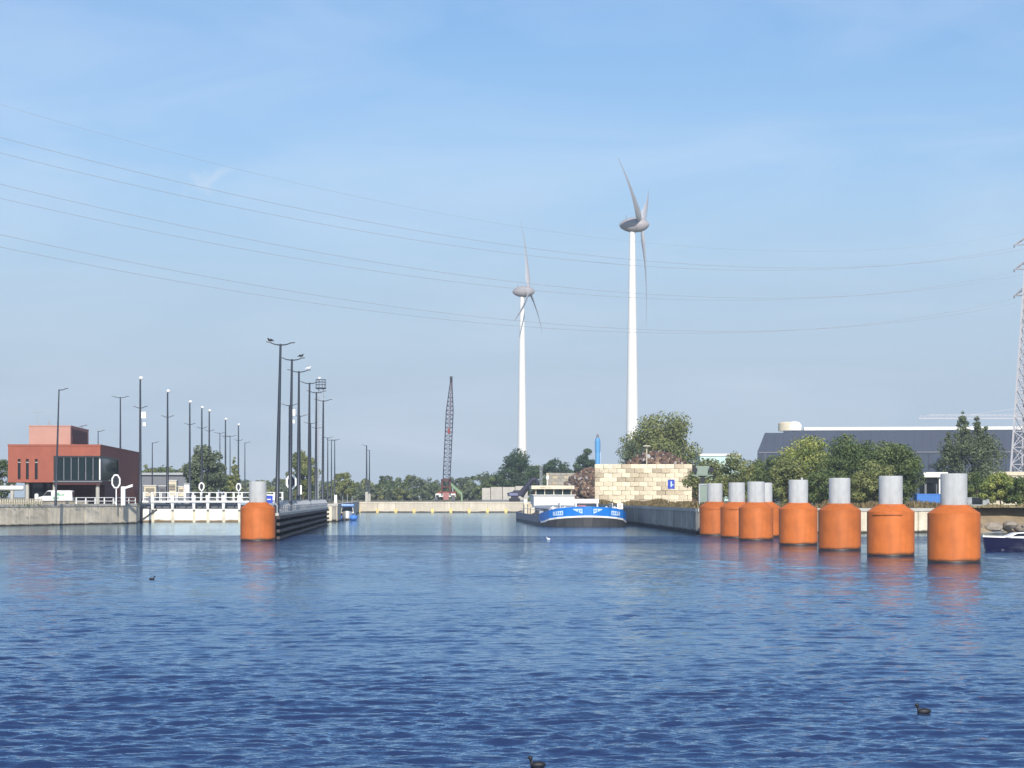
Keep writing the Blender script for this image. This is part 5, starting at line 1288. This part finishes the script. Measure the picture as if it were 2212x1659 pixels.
boat_hull(7.5, 2.5, 1.1, 0.35, WHITE, mbt)
MB().hexa([(-0.95,2.2,1.12),(0.95,2.2,1.12),(1.0,5.8,1.12),(-1.0,5.8,1.12),(-0.8,2.9,2.15),(0.8,2.9,2.15),(0.85,5.6,2.15),(-0.85,5.6,2.15)]).build('cabin', WHITE, mbt)
MB().hexa([(-0.85,2.16,1.35),(0.85,2.16,1.35),(0.85,2.26,1.35),(-0.85,2.26,1.35),(-0.75,2.60,2.02),(0.75,2.60,2.02),(0.75,2.70,2.02),(-0.75,2.70,2.02)]).build('windscreen', DGLASS, mbt)
MB().box(-1.02,1.02,2.5,5.9,2.152,2.50).build('canopy', BOATBLUE, mbt)
MB().box(-0.9,0.9,2.46,2.498,2.30,2.44).build('canopy_stripe', LBLUE, mbt)
for x, y in ((0.95,0.9),(-1.05,1.2)): MB().ell((x,y,0.42),(0.62 if x > 0 else 0.35,0.5,0.45)).build('blue_fender', BOATBLUE, mbt, True)
MB().ell((0,-0.2,0.15),(0.3,0.2,0.2)).build('bow_fender', BLACKM, mbt, True)
MB().tube((0,4.2,2.62),(0,4.2,4.0),0.04,n=6).tube((0.7,4.2,2.62),(0.7,4.2,3.8),0.03,n=6).tube((-0.7,4.2,2.62),(-0.7,4.2,3.8),0.03,n=6).build('aerial', GALV, mbt)

# navy speedboat, bow to the left
sbt = thing('speedboat', 'navy blue speedboat with white deck and cabin beside the largest orange dolphin', 'boat', (X(2133,157), 158.5, 0), R(-90))
# local y runs from bow to stern
boat_hull(7.2, 2.4, 0.92, 0.12, NAVY, sbt)
b = MB(); K = 12; vs = []
for k in range(K):
    u = k/(K-1); y = 7.2*u-0.06; hb = (1.2*min(1,(0.06+1.35*u)**0.6) if u < 0.6 else 1.2)+0.05; zt = 0.922+0.12*(1-u)**2
    vs += [(-hb,y,zt),(hb,y,zt),(hb*0.96,y,zt+0.11),(-hb*0.96,y,zt+0.11)]
b._add(vs, [(k*4+i, k*4+(i+1)%4, (k+1)*4+(i+1)%4, (k+1)*4+i) for k in range(K-1) for i in range(4)] + [(3,2,1,0), tuple((K-1)*4+i for i in range(4))])
b.build('deck', WHITE, sbt)
MB().hexa([(-0.8,1.5,1.04),(0.8,1.5,1.04),(0.95,4.9,1.04),(-0.95,4.9,1.04),(-0.62,2.3,1.36),(0.62,2.3,1.36),(0.8,4.7,1.46),(-0.8,4.7,1.46)]).build('cabin', WHITE, sbt)
for s in (-1,1): MB().hexa([(s*0.80,2.0,1.12),(s*0.86,2.0,1.12),(s*0.95,3.9,1.12),(s*0.89,3.9,1.12),(s*0.70,2.4,1.30),(s*0.76,2.4,1.30),(s*0.85,3.8,1.36),(s*0.79,3.8,1.36)]).build('cabin_window', DGLASS, sbt)
MB().hexa([(-0.75,3.9,1.47),(0.75,3.9,1.47),(0.75,4.0,1.47),(-0.75,4.0,1.47),(-0.68,4.3,1.85),(0.68,4.3,1.85),(0.68,4.38,1.85),(-0.68,4.38,1.85)]).build('windscreen', GLASS, sbt)
MB().path([(-0.5,0.15,1.1),(-0.55,0.2,1.38),(-0.8,1.5,1.4)],0.02,5).path([(0.5,0.15,1.1),(0.55,0.2,1.38),(0.8,1.5,1.4)],0.02,5).build('bow_rail', GALV, sbt)

# ------------------------------------------------------------------ birds
def water_bird(label, px, py, s, m, rz, beakm=BEAK):
    d = dw(py); t = thing('water_bird', label, 'bird', (X(px,d), d, 0.0), rz)
    b = MB(); b.ell((0,0,0.05*s),(0.19*s,0.10*s,0.09*s),14,9)
    b.v = [(x, y, z + (0.35*max(0,x)**2/s if x > 0 else 0)) for x,y,z in b.v]
    b.path([(-0.13*s,0,0.08*s),(-0.17*s,0,0.16*s),(-0.17*s,0,0.21*s)],[0.055*s,0.04*s,0.04*s],8); b.ell((-0.185*s,0,0.225*s),(0.058*s,0.045*s,0.047*s),10,7)
    b.build('body', m, t, True)
    MB().tube((-0.235*s,0,0.22*s),(-0.285*s,0,0.21*s),0.018*s,0.005*s,n=6).build('beak', beakm, t)
    return t
water_bird('black coot swimming alone on the open water below the dolphins', 1996, 1541, 0.70, BIRD, 0.0, BIRD)
water_bird('tiny dark coot on the water below the white lock gate', 328, 1252, 0.70, BIRD, math.pi, BIRD)
water_bird('dark coot at the very edge of the near water', 1162, 1657, 0.62, BIRD, 0.0, BIRD)
water_bird('small white gull floating in front of the barge', 1185, 1165.5, 0.9, GULL, 0.0)
def perched(label, lamp, s, h, m=BIRD):
    lo = lamp.location; t = thing('perched_bird', label, 'bird', (lo.x + s*1.0 + 0.022*h*(1 if s<0 else .6), lo.y, lo.z + h + 0.20), 0 if s < 0 else math.pi)
    b = MB(); b.ell((0.05,0,0.16),(0.24,0.11,0.12),12,8); b.ell((-0.17,0,0.28),(0.08,0.07,0.075),9,7); b.path([(0.2,0,0.14),(0.42,0,0.08)],[0.07,0.03],6); b.build('body', m, t, True)
    MB().tube((-0.24,0,0.28),(-0.33,0,0.26),0.025,0.006,n=6).build('beak', BEAK, t); MB().tube((0,0.03,0.0),(0.02,0.03,0.1),0.012,n=5).tube((0,-0.03,0.0),(0.02,-0.03,0.1),0.012,n=5).build('leg', BEAK, t)
perched('dark bird perched on the arm of the lamp post behind the lone dolphin', lamp1[0], -1, ZL-2.5)
perched('dark bird perched on the second lamp post arm of the fender walkway', lamp1[1], 1, ZL-2.5)
perched('white gull perched on the third lamp post of the fender walkway', lamp1[2], 1, ZL-2.5, GULL)

# ------------------------------------------------------------------ thin summer haze
hz_ = MB().box(-900, 900, -30, 1500, -1.5, 150)
hm2 = bpy.data.materials.new('haze_air'); hm2.use_nodes = True; hn = hm2.node_tree.nodes; hn.remove(hn['Principled BSDF'])
pv = hn.new('ShaderNodeVolumePrincipled'); pv.inputs['Color'].default_value = (0.80, 0.88, 1.0, 1); pv.inputs['Density'].default_value = 0.00025; pv.inputs['Anisotropy'].default_value = 0.2
hm2.node_tree.links.new(pv.outputs['Volume'], hn['Material Output'].inputs['Volume'])
ho = hz_.build('haze', hm2); tag(ho, 'thin pale haze in the air over the water and land', 'haze', kind='stuff')
